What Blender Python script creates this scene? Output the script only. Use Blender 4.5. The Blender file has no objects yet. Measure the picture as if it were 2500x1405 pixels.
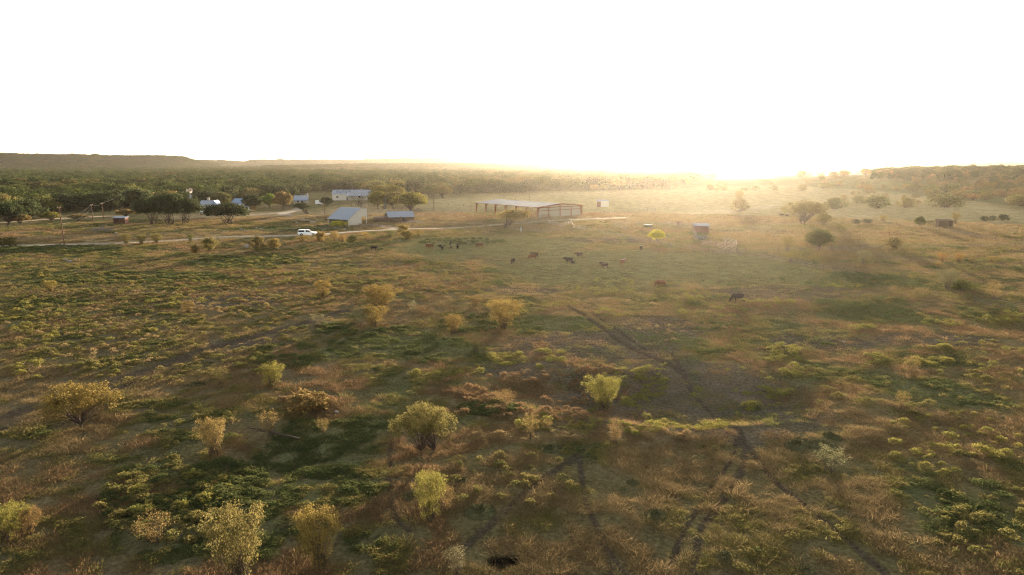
import bpy, bmesh, math, random
import numpy as np
from mathutils import Vector, Matrix, Euler
R = math.radians
rng = np.random.default_rng(7)
random.seed(7)
SC = bpy.context.scene
COL = SC.collection

# ------------------------------------------------------------------ camera, sky, sun, exposure
F = 1667.0; W0, H0 = 2500.0, 1405.0; CAMH = 24.0; HOR = 398.0
PITCH = math.atan((H0/2-HOR)/F)
cam_d = bpy.data.cameras.new('camera'); cam = bpy.data.objects.new('camera', cam_d); COL.objects.link(cam)
cam_d.sensor_width = 36; cam_d.lens = 36*F/W0; cam_d.clip_start = 0.5; cam_d.clip_end = 60000
cam.location = (0, 0, CAMH); cam.rotation_euler = (R(90)-PITCH, 0, 0)
SC.camera = cam
SUN_EL = 4.4; SUN_AZ = 14.6        # azimuth clockwise from +Y
w = bpy.data.worlds.new('World'); SC.world = w; w.use_nodes = True
nt = w.node_tree; nt.nodes.clear()
sky = nt.nodes.new('ShaderNodeTexSky'); sky.sky_type = 'NISHITA'; sky.sun_disc = False
sky.sun_elevation = R(SUN_EL); sky.sun_rotation = R(SUN_AZ); sky.altitude = 300
sky.air_density = 1.0; sky.dust_density = 2.0; sky.ozone_density = 1.0
bg = nt.nodes.new('ShaderNodeBackground'); bg.inputs[1].default_value = 0.15
wo = nt.nodes.new('ShaderNodeOutputWorld')
hs = nt.nodes.new('ShaderNodeHueSaturation'); hs.inputs['Saturation'].default_value = 0.45
nt.links.new(sky.outputs[0], hs.inputs['Color']); nt.links.new(hs.outputs[0], bg.inputs[0]); nt.links.new(bg.outputs[0], wo.inputs[0])
sd = bpy.data.lights.new('sun', 'SUN'); sun = bpy.data.objects.new('sun', sd); COL.objects.link(sun)
sd.energy = 5.0; sd.angle = R(0.6); sd.color = (1.0, 0.83, 0.60)
az, el = R(SUN_AZ), R(SUN_EL)
SD = Vector((math.sin(az)*math.cos(el), math.cos(az)*math.cos(el), math.sin(el)))
sun.rotation_euler = SD.to_track_quat('Z', 'Y').to_euler()
SC.view_settings.view_transform = 'Standard'; SC.view_settings.look = 'None'
SC.view_settings.exposure = 2.35; SC.view_settings.gamma = 1.0; SC.view_settings.use_curve_mapping = False
SC.render.engine = 'CYCLES'
SC.cycles.use_denoising = True; SC.cycles.denoiser = 'OPENIMAGEDENOISE'; SC.cycles.denoising_input_passes = 'RGB_ALBEDO_NORMAL'; SC.cycles.denoising_prefilter = 'NONE'
SC.cycles.filter_width = 1.1; SC.cycles.max_bounces = 6; SC.cycles.diffuse_bounces = 2; SC.cycles.transmission_bounces = 3
SC.cycles.transparent_max_bounces = 4; SC.cycles.volume_bounces = 0
SC.cycles.use_adaptive_sampling = False
HAZE_DENSITY = 0.28e-4; HAZE_G = 0.80

# ------------------------------------------------------------------ numeric helpers
def _hash(ix, iy, s):
    h = (ix.astype(np.int64)*374761393 + iy.astype(np.int64)*668265263 + s*974634777) & 0x7fffffff
    h = ((h ^ (h >> 13)) * 1274126177) & 0x7fffffff
    h = (h ^ (h >> 16)) & 0xffff
    return h/65535.0
def vn(x, y, sc, seed=0):
    x = np.asarray(x, float)/sc + 1000.3*(seed+1)*0.37; y = np.asarray(y, float)/sc - 517.7*(seed+1)*0.21
    ix, iy = np.floor(x), np.floor(y); fx, fy = x-ix, y-iy
    fx = fx*fx*(3-2*fx); fy = fy*fy*(3-2*fy)
    a = _hash(ix, iy, seed); b = _hash(ix+1, iy, seed); c = _hash(ix, iy+1, seed); d = _hash(ix+1, iy+1, seed)
    return (a*(1-fx)+b*fx)*(1-fy) + (c*(1-fx)+d*fx)*fy
def fbm(x, y, sc, seed=0, o=4):
    t, a, s = 0, 0.5, 0
    for k in range(o):
        t = t + a*vn(x, y, sc/2**k, seed+11*k); s += a; a *= 0.55
    return t/s
def sm(e0, e1, x):
    t = np.clip((x-e0)/(e1-e0), 0, 1); return t*t*(3-2*t)
CP, SP = math.cos(PITCH), math.sin(PITCH)
def ray(px, py):
    u = (np.asarray(px, float)-W0/2)/F; v = (H0/2-np.asarray(py, float))/F
    return u, CP+v*SP, -SP+v*CP
def flat(px, py):
    dx, dy, dz = ray(px, py); t = -CAMH/dz
    return dx*t, dy*t
def seg_dist(x, y, pts):
    best = np.full(np.shape(x), 1e9)
    for (ax, ay), (bx, by) in zip(pts[:-1], pts[1:]):
        vx, vy = bx-ax, by-ay; L = vx*vx+vy*vy+1e-9
        t = np.clip(((x-ax)*vx+(y-ay)*vy)/L, 0, 1)
        best = np.minimum(best, np.hypot(x-ax-t*vx, y-ay-t*vy))
    return best
def smooth_poly(pts, n=6):
    out = []
    P_ = [pts[0]]+list(pts)+[pts[-1]]
    for i in range(1, len(P_)-2):
        p0, p1, p2, p3 = [np.array(q, float) for q in P_[i-1:i+3]]
        for k in range(n):
            t = k/n
            out.append(tuple(0.5*((2*p1)+(-p0+p2)*t+(2*p0-5*p1+4*p2-p3)*t*t+(-p0+3*p1-3*p2+p3)*t**3)))
    out.append(tuple(pts[-1])); return out
def fl(pts): return [tuple(float(c) for c in flat(*p)) for p in pts]

# wheel ruts and cattle paths worn in the pasture: (points in photo pixels projected on the ground, half width m, depth m)
TRACKS = [
 (smooth_poly(fl([(1803, 1050), (1818, 1110), (1800, 1170), (1752, 1240), (1712, 1300), (1695, 1405), (1690, 1500)])), 0.3, 0.12),
 (smooth_poly(fl([(1800, 1075), (1785, 1120), (1745, 1180), (1700, 1250), (1660, 1320), (1640, 1405)])), 0.22, 0.10),
 (smooth_poly(fl([(1805, 1060), (1845, 1115), (1905, 1180), (1990, 1255), (2080, 1330), (2180, 1420)])), 0.3, 0.12),
 (smooth_poly(fl([(1640, 860), (1690, 930), (1745, 985), (1795, 1050)])), 0.3, 0.12),
 (smooth_poly(fl([(1380, 745), (1440, 780), (1530, 840), (1600, 870), (1660, 900)])), 0.5, 0.10),
 (smooth_poly(fl([(1410, 740), (1475, 785), (1575, 850)])), 0.3, 0.08),
 (smooth_poly(fl([(-60, 1040), (120, 985), (300, 925), (480, 865), (620, 825), (760, 785), (840, 760)])), 1.2, 0.05),
 (smooth_poly(fl([(-60, 1070), (150, 1000), (330, 935), (520, 870), (700, 815)])), 0.4, 0.10),
 (smooth_poly(fl([(1420, 1120), (1330, 1170), (1260, 1230), (1190, 1290), (1120, 1350)])), 0.3, 0.06),
 (smooth_poly(fl([(1450, 1090), (1370, 1140), (1300, 1200)])), 0.2, 0.05),
 (smooth_poly(fl([(1415, 1130), (1430, 1230), (1465, 1310), (1500, 1420)])), 0.22, 0.07),
 (smooth_poly(fl([(1440, 1250), (1480, 1330), (1540, 1420)])), 0.18, 0.05),
 (smooth_poly(fl([(955, 1080), (950, 1180), (962, 1260), (1000, 1300)])), 0.25, 0.06),
 (smooth_poly(fl([(2500, 740), (2300, 700), (2150, 668), (1990, 650), (1850, 618)])), 0.5, 0.04),
 (smooth_poly(fl([(-20, 700), (140, 703), (300, 712), (420, 718), (520, 728)])), 0.5, 0.15),
 (smooth_poly(fl([(1500, 870), (1650, 868), (1850, 850), (2050, 828)])), 0.3, 0.05),
]
BX, BY = flat(1660, 962); TB = flat(1235, 1372)
HILLB = R(35)
def H(x, y):
    x = np.asarray(x, float); y = np.asarray(y, float); d = np.hypot(x, y)
    near = 1-sm(250, 600, d)
    h = (fbm(x, y, 38, 1, 3)-0.5)*1.0*near + (vn(x, y, 9, 5)-0.5)*0.20*near
    h = h + (vn(x, y, 3.1, 6)-0.5)*0.16*(1-sm(60, 150, d))
    # dry stock pond with its near bank
    q = ((x-BX)/17.5)**2+((y-BY)/9.5)**2
    q = q*(1+(fbm(x, y, 7, 61, 3)-0.5)*1.1)
    h = h - 1.35*(1-sm(0.15, 1.15, q))
    h = h + 0.25*np.exp(-((np.sqrt(q)-1.15)/0.2)**2)*(y < BY)
    lx, ly = flat(700, 1120); h = h - 0.9*np.exp(-(((x-lx)/5)**2+((y-ly)/5)**2))
    lx, ly = flat(600, 603); h = h + 0.5*np.exp(-(((x-lx)/12)**2+((y-ly)/3)**2))
    qq = np.hypot((x-TB[0])/1.25, (y-TB[1])/1.0) + 0.25*(vn(x, y, 0.6, 44)-0.5)
    h = h - 0.65*(1-sm(0.55, 1.0, qq))
    # brushy rise on the right
    hx, hy = 840*math.sin(HILLB), 840*math.cos(HILLB)
    ca, sa = math.cos(R(-20)), math.sin(R(-20))
    ux, uy = (x-hx)*ca-(y-hy)*sa, (x-hx)*sa+(y-hy)*ca
    h = h + 15.5*np.exp(-((ux/310)**2+(uy/190)**2)) 
    h = h + (fbm(x, y, 400, 9, 3)-0.5)*5.0*sm(420, 1200, d)
    return h
def rut(x, y):
    d = np.hypot(x, y); out = np.zeros(np.shape(x)); dirt = np.zeros(np.shape(x))
    n = (vn(x, y, 1.1, 71)-0.5)*0.35+(vn(x, y, 0.4, 72)-0.5)*0.2
    for pts, hw, dep in TRACKS:
        s = seg_dist(x, y, pts)/hw + n
        out = np.maximum(out, dep*(1-sm(0.3, 1.3, s))); dirt = np.maximum(dirt, 1-sm(0.5, 1.5, s))
    return out, dirt
TT = np.concatenate([np.linspace(20, 300, 1400), np.geomspace(300, 6000, 2600)])
def P(px, py):
    dx, dy, dz = ray(px, py)
    x, y, z = dx*TT, dy*TT, CAMH+dz*TT
    hit = np.nonzero(z < H(x, y))[0]
    i = hit[0] if len(hit) else len(TT)-1
    i = max(i, 1); a, b = TT[i-1], TT[i]
    for _ in range(18):
        m = (a+b)/2
        if CAMH+dz*m < H(dx*m, dy*m): b = m
        else: a = m
    return Vector((dx*b, dy*b, float(H(dx*b, dy*b))))
def depth(p): return p[1]*CP - (p[2]-CAMH)*SP
def msize(p, px): return px/F*depth(p)

# ------------------------------------------------------------------ object helpers
def setp(o, label=None, cat=None, group=None, kind=None):
    if label: o['label'] = label
    if cat: o['category'] = cat
    if group: o['group'] = group
    if kind: o['kind'] = kind
    return o
def empty(name, loc, rz=0, label=None, cat=None, group=None):
    o = bpy.data.objects.new(name, None); COL.objects.link(o); o.location = loc; o.rotation_euler = (0, 0, rz)
    o.empty_display_size = 0.2
    return setp(o, label, cat, group)
def mesh_np(name, V, Q, mats=(), attr=None, smooth=False, mi=None):
    V = np.asarray(V, np.float32); me = bpy.data.meshes.new(name)
    Q = np.asarray(Q, np.int32); k = Q.shape[1]
    me.vertices.add(len(V)); me.vertices.foreach_set('co', V.ravel())
    me.loops.add(Q.size); me.loops.foreach_set('vertex_index', Q.ravel())
    me.polygons.add(len(Q)); me.polygons.foreach_set('loop_start', np.arange(0, Q.size, k, dtype=np.int32))
    if mi is not None: me.polygons.foreach_set('material_index', np.asarray(mi, np.int32))
    for m in mats: me.materials.append(m)
    me.update(calc_edges=True); me.validate()
    if attr is not None:
        for nm, dat in attr.items():
            if dat.ndim == 1:
                a = me.attributes.new(nm, 'FLOAT', 'POINT'); a.data.foreach_set('value', dat.astype(np.float32))
            else:
                a = me.attributes.new(nm, 'FLOAT_COLOR', 'POINT')
                a.data.foreach_set('color', np.c_[dat, np.ones(len(dat))].astype(np.float32).ravel())
    if smooth: me.polygons.foreach_set('use_smooth', np.ones(len(Q), bool))
    return me
class MB:
    def __init__(s): s.v, s.f = [], []
    def add(s, vs, fs):
        n = len(s.v); s.v += [tuple(v) for v in vs]; s.f += [tuple(i+n for i in f) for f in fs]; return s
    def box(s, c, d, rz=0):
        x, y, z = d[0]/2, d[1]/2, d[2]/2; ca, sa = math.cos(rz), math.sin(rz)
        vs = [(c[0]+a*x*ca-b*y*sa, c[1]+a*x*sa+b*y*ca, c[2]+e*z) for e in (-1, 1) for a, b in ((-1, -1), (1, -1), (1, 1), (-1, 1))]
        return s.add(vs, [(3, 2, 1, 0), (4, 5, 6, 7), (0, 1, 5, 4), (1, 2, 6, 5), (2, 3, 7, 6), (3, 0, 4, 7)])
    def tube(s, pts, rad, n=6, cap=True):
        pts = [Vector(p) for p in pts]; rs = rad if hasattr(rad, '__len__') else [rad]*len(pts)
        vs, fs = [], []
        for i, p in enumerate(pts):
            t = (pts[min(i+1, len(pts)-1)]-pts[max(i-1, 0)]); t = t.normalized() if t.length > 1e-9 else Vector((0, 0, 1))
            a = t.cross(Vector((0, 0, 1)) if abs(t.z) < 0.9 else Vector((1, 0, 0))).normalized(); b = t.cross(a)
            for k in range(n):
                an = 2*math.pi*k/n; vs.append(p+(a*math.cos(an)+b*math.sin(an))*rs[i])
        for i in range(len(pts)-1):
            for k in range(n):
                fs.append((i*n+k, i*n+(k+1) % n, (i+1)*n+(k+1) % n, (i+1)*n+k))
        if cap: fs += [tuple(range(n))[::-1], tuple((len(pts)-1)*n+k for k in range(n))]
        return s.add(vs, fs)
    def prism(s, prof, y0, y1, ax='y'):
        n = len(prof)
        if ax == 'y': vs = [(a, y0, b) for a, b in prof]+[(a, y1, b) for a, b in prof]
        else: vs = [(y0, a, b) for a, b in prof]+[(y1, a, b) for a, b in prof]
        return s.add(vs, [tuple(range(n)), tuple(range(2*n-1, n-1, -1))]+[(i, i+n, (i+1) % n+n, (i+1) % n) for i in range(n)])
    def slab(s, quad, th):   # four corners, thickened along its normal
        q = [Vector(p) for p in quad]; nrm = (q[1]-q[0]).cross(q[3]-q[0]).normalized()*th
        return s.add(q+[p-nrm for p in q], [(0, 1, 2, 3), (7, 6, 5, 4)]+[(i, i+4, (i+1) % 4+4, (i+1) % 4) for i in range(4)])
    def ball(s, c, r, n=8, m=6, rot=None):
        r = r if hasattr(r, '__len__') else (r, r, r); vs, fs = [], []
        for j in range(m+1):
            ph = math.pi*j/m
            for k in range(n):
                th = 2*math.pi*k/n; v = Vector((r[0]*math.sin(ph)*math.cos(th), r[1]*math.sin(ph)*math.sin(th), r[2]*math.cos(ph)))
                if rot is not None: v = rot @ v
                vs.append(v+Vector(c))
        for j in range(m):
            for k in range(n): fs.append((j*n+k, (j+1)*n+k, (j+1)*n+(k+1) % n, j*n+(k+1) % n))
        return s.add(vs, fs)
    def mesh(s, name, mat, smooth=False):
        me = bpy.data.meshes.new(name); me.from_pydata(s.v, [], s.f); me.materials.append(mat)
        bm = bmesh.new(); bm.from_mesh(me); bmesh.ops.remove_doubles(bm, verts=bm.verts, dist=1e-5)
        bmesh.ops.recalc_face_normals(bm, faces=bm.faces); bm.to_mesh(me); bm.free()
        if smooth: me.polygons.foreach_set('use_smooth', [True]*len(me.polygons))
        me.update(); return me
    def build(s, name, mat, parent=None, smooth=False, **kw):
        o = bpy.data.objects.new(name, s.mesh(name, mat, smooth)); COL.objects.link(o)
        if parent: o.parent = parent
        return setp(o, **kw)
def link(name, me, parent=None, **kw):
    o = bpy.data.objects.new(name, me); COL.objects.link(o)
    if parent: o.parent = parent
    return setp(o, **kw)

# ------------------------------------------------------------------ materials
def mat_new(name):
    m = bpy.data.materials.new(name); m.use_nodes = True; t = m.node_tree; t.nodes.clear()
    return m, t, t.nodes.new('ShaderNodeOutputMaterial')
def plain(name, col, rough=0.8, metal=0.0, var=0.25, sc=3.0, col2=None, bump=0.0, stripes=0.0, stripe_axis=0):
    m, t, out = mat_new(name); N, L = t.nodes, t.links
    b = N.new('ShaderNodeBsdfPrincipled'); b.inputs['Roughness'].default_value = rough; b.inputs['Metallic'].default_value = metal
    if rough >= 0.6: b.inputs['Specular IOR Level'].default_value = 0.06
    tc = N.new('ShaderNodeTexCoord'); nz = N.new('ShaderNodeTexNoise'); nz.inputs['Scale'].default_value = sc; nz.inputs['Detail'].default_value = 6
    L.new(tc.outputs['Object'], nz.inputs['Vector'])
    mx = N.new('ShaderNodeMix'); mx.data_type = 'RGBA'
    c2 = col2 or tuple(c*(1-var) for c in col)
    rp = N.new('ShaderNodeMapRange'); rp.inputs[1].default_value = 0.35; rp.inputs[2].default_value = 0.65
    L.new(nz.outputs[0], rp.inputs[0]); L.new(rp.outputs[0], mx.inputs[0])
    mx.inputs[6].default_value = (*col, 1); mx.inputs[7].default_value = (*c2, 1)
    L.new(mx.outputs[2], b.inputs['Base Color'])
    if stripes or bump:
        bp = N.new('ShaderNodeBump'); bp.inputs['Distance'].default_value = 0.03; bp.inputs['Strength'].default_value = 0.6
        if stripes:
            wv = N.new('ShaderNodeTexWave'); wv.inputs['Scale'].default_value = stripes; wv.bands_direction = 'XYZ'[stripe_axis]
            L.new(tc.outputs['Object'], wv.inputs['Vector']); L.new(wv.outputs[1], bp.inputs['Height'])
        else: L.new(nz.outputs[0], bp.inputs['Height']); bp.inputs['Distance'].default_value = bump
        L.new(bp.outputs[0], b.inputs['Normal'])
    L.new(b.outputs[0], out.inputs[0]); return m
def leaf(name, colA=None, colB=None, trans=0.5, gloss=0.0):
    """colA None -> object's own colour; per-leaf tint attribute and per-instance mix"""
    m, t, out = mat_new(name); N, L = t.nodes, t.links
    oi = N.new('ShaderNodeObjectInfo'); at = N.new('ShaderNodeAttribute'); at.attribute_name = 'tint'
    if colA is None: src = oi.outputs['Color']
    else:
        mx = N.new('ShaderNodeMix'); mx.data_type = 'RGBA'; mx.inputs[6].default_value = (*colA, 1); mx.inputs[7].default_value = (*colB, 1)
        L.new(oi.outputs['Random'], mx.inputs[0]); src = mx.outputs[2]
    ml = N.new('ShaderNodeMix'); ml.data_type = 'RGBA'; ml.blend_type = 'MULTIPLY'; ml.inputs[0].default_value = 1
    L.new(src, ml.inputs[6]); L.new(at.outputs['Color'], ml.inputs[7])
    d = N.new('ShaderNodeBsdfDiffuse'); tr = N.new('ShaderNodeBsdfTranslucent'); ms = N.new('ShaderNodeMixShader')
    ms.inputs[0].default_value = trans
    L.new(ml.outputs[2], d.inputs[0]); L.new(ml.outputs[2], tr.inputs[0])
    L.new(d.outputs[0], ms.inputs[1]); L.new(tr.outputs[0], ms.inputs[2]); L.new(ms.outputs[0], out.inputs[0]); return m
M = {}
M['leaf'] = leaf('foliage')
M['bark'] = plain('bark', (0.085, 0.06, 0.045), 0.9, sc=6)
M['straw'] = leaf('straw_grass', (0.25, 0.17, 0.08), (0.17, 0.125, 0.062), 0.45)
M['rust'] = leaf('rusty_weed', (0.20, 0.12, 0.06), (0.15, 0.10, 0.052), 0.45)
M['olive'] = leaf('olive_grass', (0.125, 0.115, 0.038), (0.16, 0.125, 0.045), 0.45)
M['green'] = leaf('green_forb', (0.065, 0.078, 0.028), (0.088, 0.092, 0.034), 0.45)
M['lime'] = leaf('broomweed', (0.165, 0.155, 0.042), (0.205, 0.172, 0.048), 0.45)
M['wood'] = leaf('woodland_leaf', (0.034, 0.048, 0.016), (0.062, 0.070, 0.021), 0.35)
M['woodb'] = leaf('woodland_leaf_autumn', (0.080, 0.064, 0.024), (0.075, 0.074, 0.025), 0.4)
M['steel'] = plain('galvanised_roof', (0.27, 0.29, 0.33), 0.75, 0.0, var=0.15, stripes=2.2, stripe_axis=1)
M['steel_x'] = plain('galvanised_roof_seams', (0.27, 0.29, 0.33), 0.75, 0.0, var=0.15, stripes=2.2, stripe_axis=0)
M['barnroof'] = plain('dull_grey_roof', (0.17, 0.18, 0.20), 0.8, 0.0, var=0.2, sc=0.4, stripes=2.2, stripe_axis=0)
M['ruststeel'] = plain('rust_painted_steel', (0.22, 0.07, 0.035), 0.7, 0, sc=2)
M['beige'] = plain('beige_metal_siding', (0.55, 0.49, 0.41), 0.6, stripes=3.5, var=0.12)
M['beige_y'] = plain('beige_metal_siding_end', (0.38, 0.33, 0.26), 0.6, stripes=3.5, var=0.12, stripe_axis=1)
M['white'] = plain('white_painted_wall', (0.72, 0.70, 0.66), 0.6, var=0.15, sc=1.2)
M['bluegrey'] = plain('blue_metal_roof', (0.16, 0.22, 0.34), 0.5, 0.2, var=0.2, stripes=2.5)
M['plank'] = plain('weathered_planks', (0.13, 0.075, 0.05), 0.9, stripes=2.0, col2=(0.08, 0.055, 0.045))
M['redwood'] = plain('faded_red_boards', (0.26, 0.11, 0.08), 0.9, stripes=2.0, col2=(0.16, 0.10, 0.08))
M['stone'] = plain('pale_limestone', (0.30, 0.27, 0.23), 0.9, sc=4, var=0.35, bump=0.05)
M['pole'] = plain('creosote_pole', (0.17, 0.09, 0.055), 0.9)
M['post'] = plain('cedar_post', (0.14, 0.10, 0.075), 0.9)
M['rail'] = plain('bleached_pipe_rail', (0.55, 0.42, 0.34), 0.6, 0.2)
M['wire'] = plain('wire', (0.25, 0.23, 0.2), 0.5, 0.6)
M['dark'] = plain('dark_opening', (0.02, 0.018, 0.016), 0.9)
M['glass'] = plain('dark_glass', (0.012, 0.013, 0.015), 0.6)
M['carwhite'] = plain('white_car_paint', (0.78, 0.79, 0.80), 0.25, var=0.04)
M['tyre'] = plain('tyre_rubber', (0.02, 0.02, 0.02), 0.9)
M['chrome'] = plain('wheel_metal', (0.4, 0.4, 0.42), 0.3, 0.8)
M['lens'] = plain('headlight_lens', (0.75, 0.75, 0.7), 0.1)
M['tank'] = plain('dull_galvanised', (0.16, 0.155, 0.14), 0.8)
M['solar'] = plain('solar_panel', (0.03, 0.05, 0.10), 0.15)
M['cow_black'] = plain('black_hide', (0.016, 0.013, 0.012), 0.75, col2=(0.03, 0.02, 0.014), sc=1.5)
M['cow_brown'] = plain('red_brown_hide', (0.13, 0.045, 0.02), 0.8, col2=(0.09, 0.035, 0.018), sc=1.5)
M['cow_dark'] = plain('dark_brown_hide', (0.045, 0.025, 0.016), 0.8, col2=(0.02, 0.014, 0.01), sc=1.5)
M['horn'] = plain('horn', (0.4, 0.34, 0.26), 0.5)
def hide_white_back(name, col):
    m, t, out = mat_new(name); N, L = t.nodes, t.links
    b = N.new('ShaderNodeBsdfPrincipled'); b.inputs['Roughness'].default_value = 0.8; b.inputs['Specular IOR Level'].default_value = 0.06
    tc = N.new('ShaderNodeTexCoord'); sx = N.new('ShaderNodeSeparateXYZ'); L.new(tc.outputs['Object'], sx.inputs[0])
    nz = N.new('ShaderNodeTexNoise'); nz.inputs['Scale'].default_value = 3; L.new(tc.outputs['Object'], nz.inputs['Vector'])
    ad = N.new('ShaderNodeMath'); ad.operation = 'MULTIPLY_ADD'; L.new(nz.outputs[0], ad.inputs[0]); ad.inputs[1].default_value = 0.25
    L.new(sx.outputs[2], ad.inputs[2])
    gt = N.new('ShaderNodeMath'); gt.operation = 'GREATER_THAN'; gt.inputs[1].default_value = 1.42; L.new(ad.outputs[0], gt.inputs[0])
    mx = N.new('ShaderNodeMix'); mx.data_type = 'RGBA'; mx.inputs[6].default_value = (*col, 1); mx.inputs[7].default_value = (0.45, 0.40, 0.34, 1)
    L.new(gt.outputs[0], mx.inputs[0]); L.new(mx.outputs[2], b.inputs['Base Color']); L.new(b.outputs[0], out.inputs[0]); return m
M['cow_saddle'] = hide_white_back('dark_hide_white_back', (0.035, 0.022, 0.015))
M['cow_rsaddle'] = hide_white_back('brown_hide_white_back', (0.14, 0.05, 0.022))
M['pear'] = leaf('prickly_pear_pad', (0.068, 0.066, 0.030), (0.088, 0.078, 0.036), 0.15)

# ------------------------------------------------------------------ ground
def ell(px, py, rx, ry, x, y, soft=0.35):
    """mask of an ellipse on the ground, given where its middle lies in the photo"""
    cx, cy = flat(px, py); _, y0 = flat(px, py-ry); _, y1 = flat(px, py+ry)
    dd = cy*CP+CAMH*SP; ax = rx/F*dd; ay = abs(y0-y1)/2
    q = ((x-cx)/ax)**2+((y-cy)/ay)**2
    n = (fbm(x, y, max(ax, ay)*0.7, int(px) % 97, 3)-0.5)*1.3
    return 1-sm(1-soft, 1+soft, q+n)
DIRT = [(1640, 960, 330, 95), (1430, 840, 230, 38), (1700, 985, 260, 75), (1620, 800, 120, 30), (1880, 990, 130, 60), (2000, 830, 120, 22), (1300, 900, 140, 20), (560, 735, 110, 14), (1950, 720, 170, 20), (2280, 830, 160, 16), (1250, 710, 120, 10), (1810, 1075, 60, 20), (620, 842, 120, 12), (200, 960, 110, 18), (1820, 560, 120, 10), (1500, 588, 110, 8), (1050, 515, 90, 6)]
GREEN = [(1200, 600, 200, 26), (1450, 650, 240, 40), (1750, 650, 220, 36), (800, 1080, 170, 70), (760, 1200, 170, 50), (1330, 790, 130, 18), (1620, 830, 130, 25), (2020, 690, 200, 24), (1060, 585, 90, 10), (2150, 770, 160, 22), (600, 640, 130, 16), (1000, 850, 220, 30), (500, 1280, 220, 80), (300, 680, 300, 16), (100, 610, 200, 10), (2350, 1250, 150, 90), (2300, 960, 160, 40), (700, 560, 160, 6), (2200, 480, 200, 16), (1200, 525, 60, 5)]
STRAW = [(660, 528, 260, 12), (860, 515, 130, 18), (250, 580, 320, 7), (2100, 500, 260, 22), (2350, 560, 220, 14), (1500, 495, 460, 26), (1900, 500, 300, 30), (1750, 540, 250, 12), (2100, 580, 300, 20), (600, 575, 160, 5), (350, 590, 400, 5), (680, 535, 60, 6), (1250, 530, 300, 7), (1500, 1070, 380, 18), (60, 530, 200, 5), (1000, 545, 150, 6), (730, 520, 80, 6)]
DRY = [(1700, 1260, 520, 190), (2250, 1010, 280, 90), (1250, 1220, 300, 120), (180, 960, 260, 60)]
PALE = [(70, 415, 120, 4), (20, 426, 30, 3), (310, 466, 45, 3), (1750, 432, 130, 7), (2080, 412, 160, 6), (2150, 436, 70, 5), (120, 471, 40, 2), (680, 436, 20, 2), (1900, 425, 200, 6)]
def pick(*a): return np.array(a)
def ground_colour(x, y, d, dirt):
    n1 = fbm(x, y, 14, 20, 5)[:, None]; n2 = fbm(x, y, 2.2, 21, 4)[:, None]; n3 = fbm(x, y, 60, 22, 3)[:, None]
    n4 = fbm(x, y*1.0, 5, 23, 4)[:, None]
    straw, green, soil = pick(0.175, 0.122, 0.058), pick(0.072, 0.078, 0.030), pick(0.095, 0.073, 0.058)
    rust = pick(0.140, 0.102, 0.058); olive = pick(0.115, 0.098, 0.042)
    c = olive*(1-sm(0.42, 0.6, n1)) + straw*sm(0.42, 0.6, n1)
    dry = np.zeros(len(x))
    for e in DRY: dry = np.maximum(dry, ell(*e, x, y))
    gm = sm(0.5, 0.68, n4)*(1-0.8*dry[:, None]); c = c*(1-gm)+green*gm; c = c*(1-0.5*dry[:, None])+straw*0.9*0.5*dry[:, None]
    c = 0.62*c+0.38*pick(0.125, 0.103, 0.046)
    c = c*(1-0.6*sm(0.5, 0.7, n3)) + rust*0.6*sm(0.5, 0.7, n3)
    def over(c, lst, col, a):
        m = np.zeros(len(x))
        for e in lst: m = np.maximum(m, ell(*e, x, y))
        m = (m*a)[:, None]*(0.75+0.5*(n2-0.5)); return c*(1-m)+col*m
    c = over(c, STRAW, pick(0.25, 0.18, 0.085), 0.85)
    c = over(c, GREEN, pick(0.105, 0.108, 0.045), 0.7)
    c = over(c, [(1200, 600, 230, 30), (1450, 645, 270, 48), (1750, 650, 250, 42)], pick(0.16, 0.145, 0.062), 0.8)
    c = over(c, DIRT, soil, 0.85)
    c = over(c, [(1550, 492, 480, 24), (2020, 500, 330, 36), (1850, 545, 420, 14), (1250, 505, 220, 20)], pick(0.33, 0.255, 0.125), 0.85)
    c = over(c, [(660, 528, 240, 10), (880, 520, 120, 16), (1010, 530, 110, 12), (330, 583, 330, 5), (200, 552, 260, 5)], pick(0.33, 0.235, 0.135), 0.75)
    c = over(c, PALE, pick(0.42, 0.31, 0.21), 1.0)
    far = sm(450, 900, d)[:, None]*0.35
    c = c*(1-far)+green*far
    c = c*(0.78+0.56*n2)*1.22
    m = dirt[:, None]*0.8; c = c*(1-m) + pick(0.090, 0.066, 0.048)*m*(0.8+0.4*n2)
    qq = np.hypot((x-TB[0])/1.25, (y-TB[1])/1.0)+0.25*(vn(x, y, 0.6, 44)-0.5)
    m = (1-sm(0.75, 1.1, qq))[:, None]; c = c*(1-m)+pick(0.018, 0.014, 0.012)*m
    return c
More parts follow.
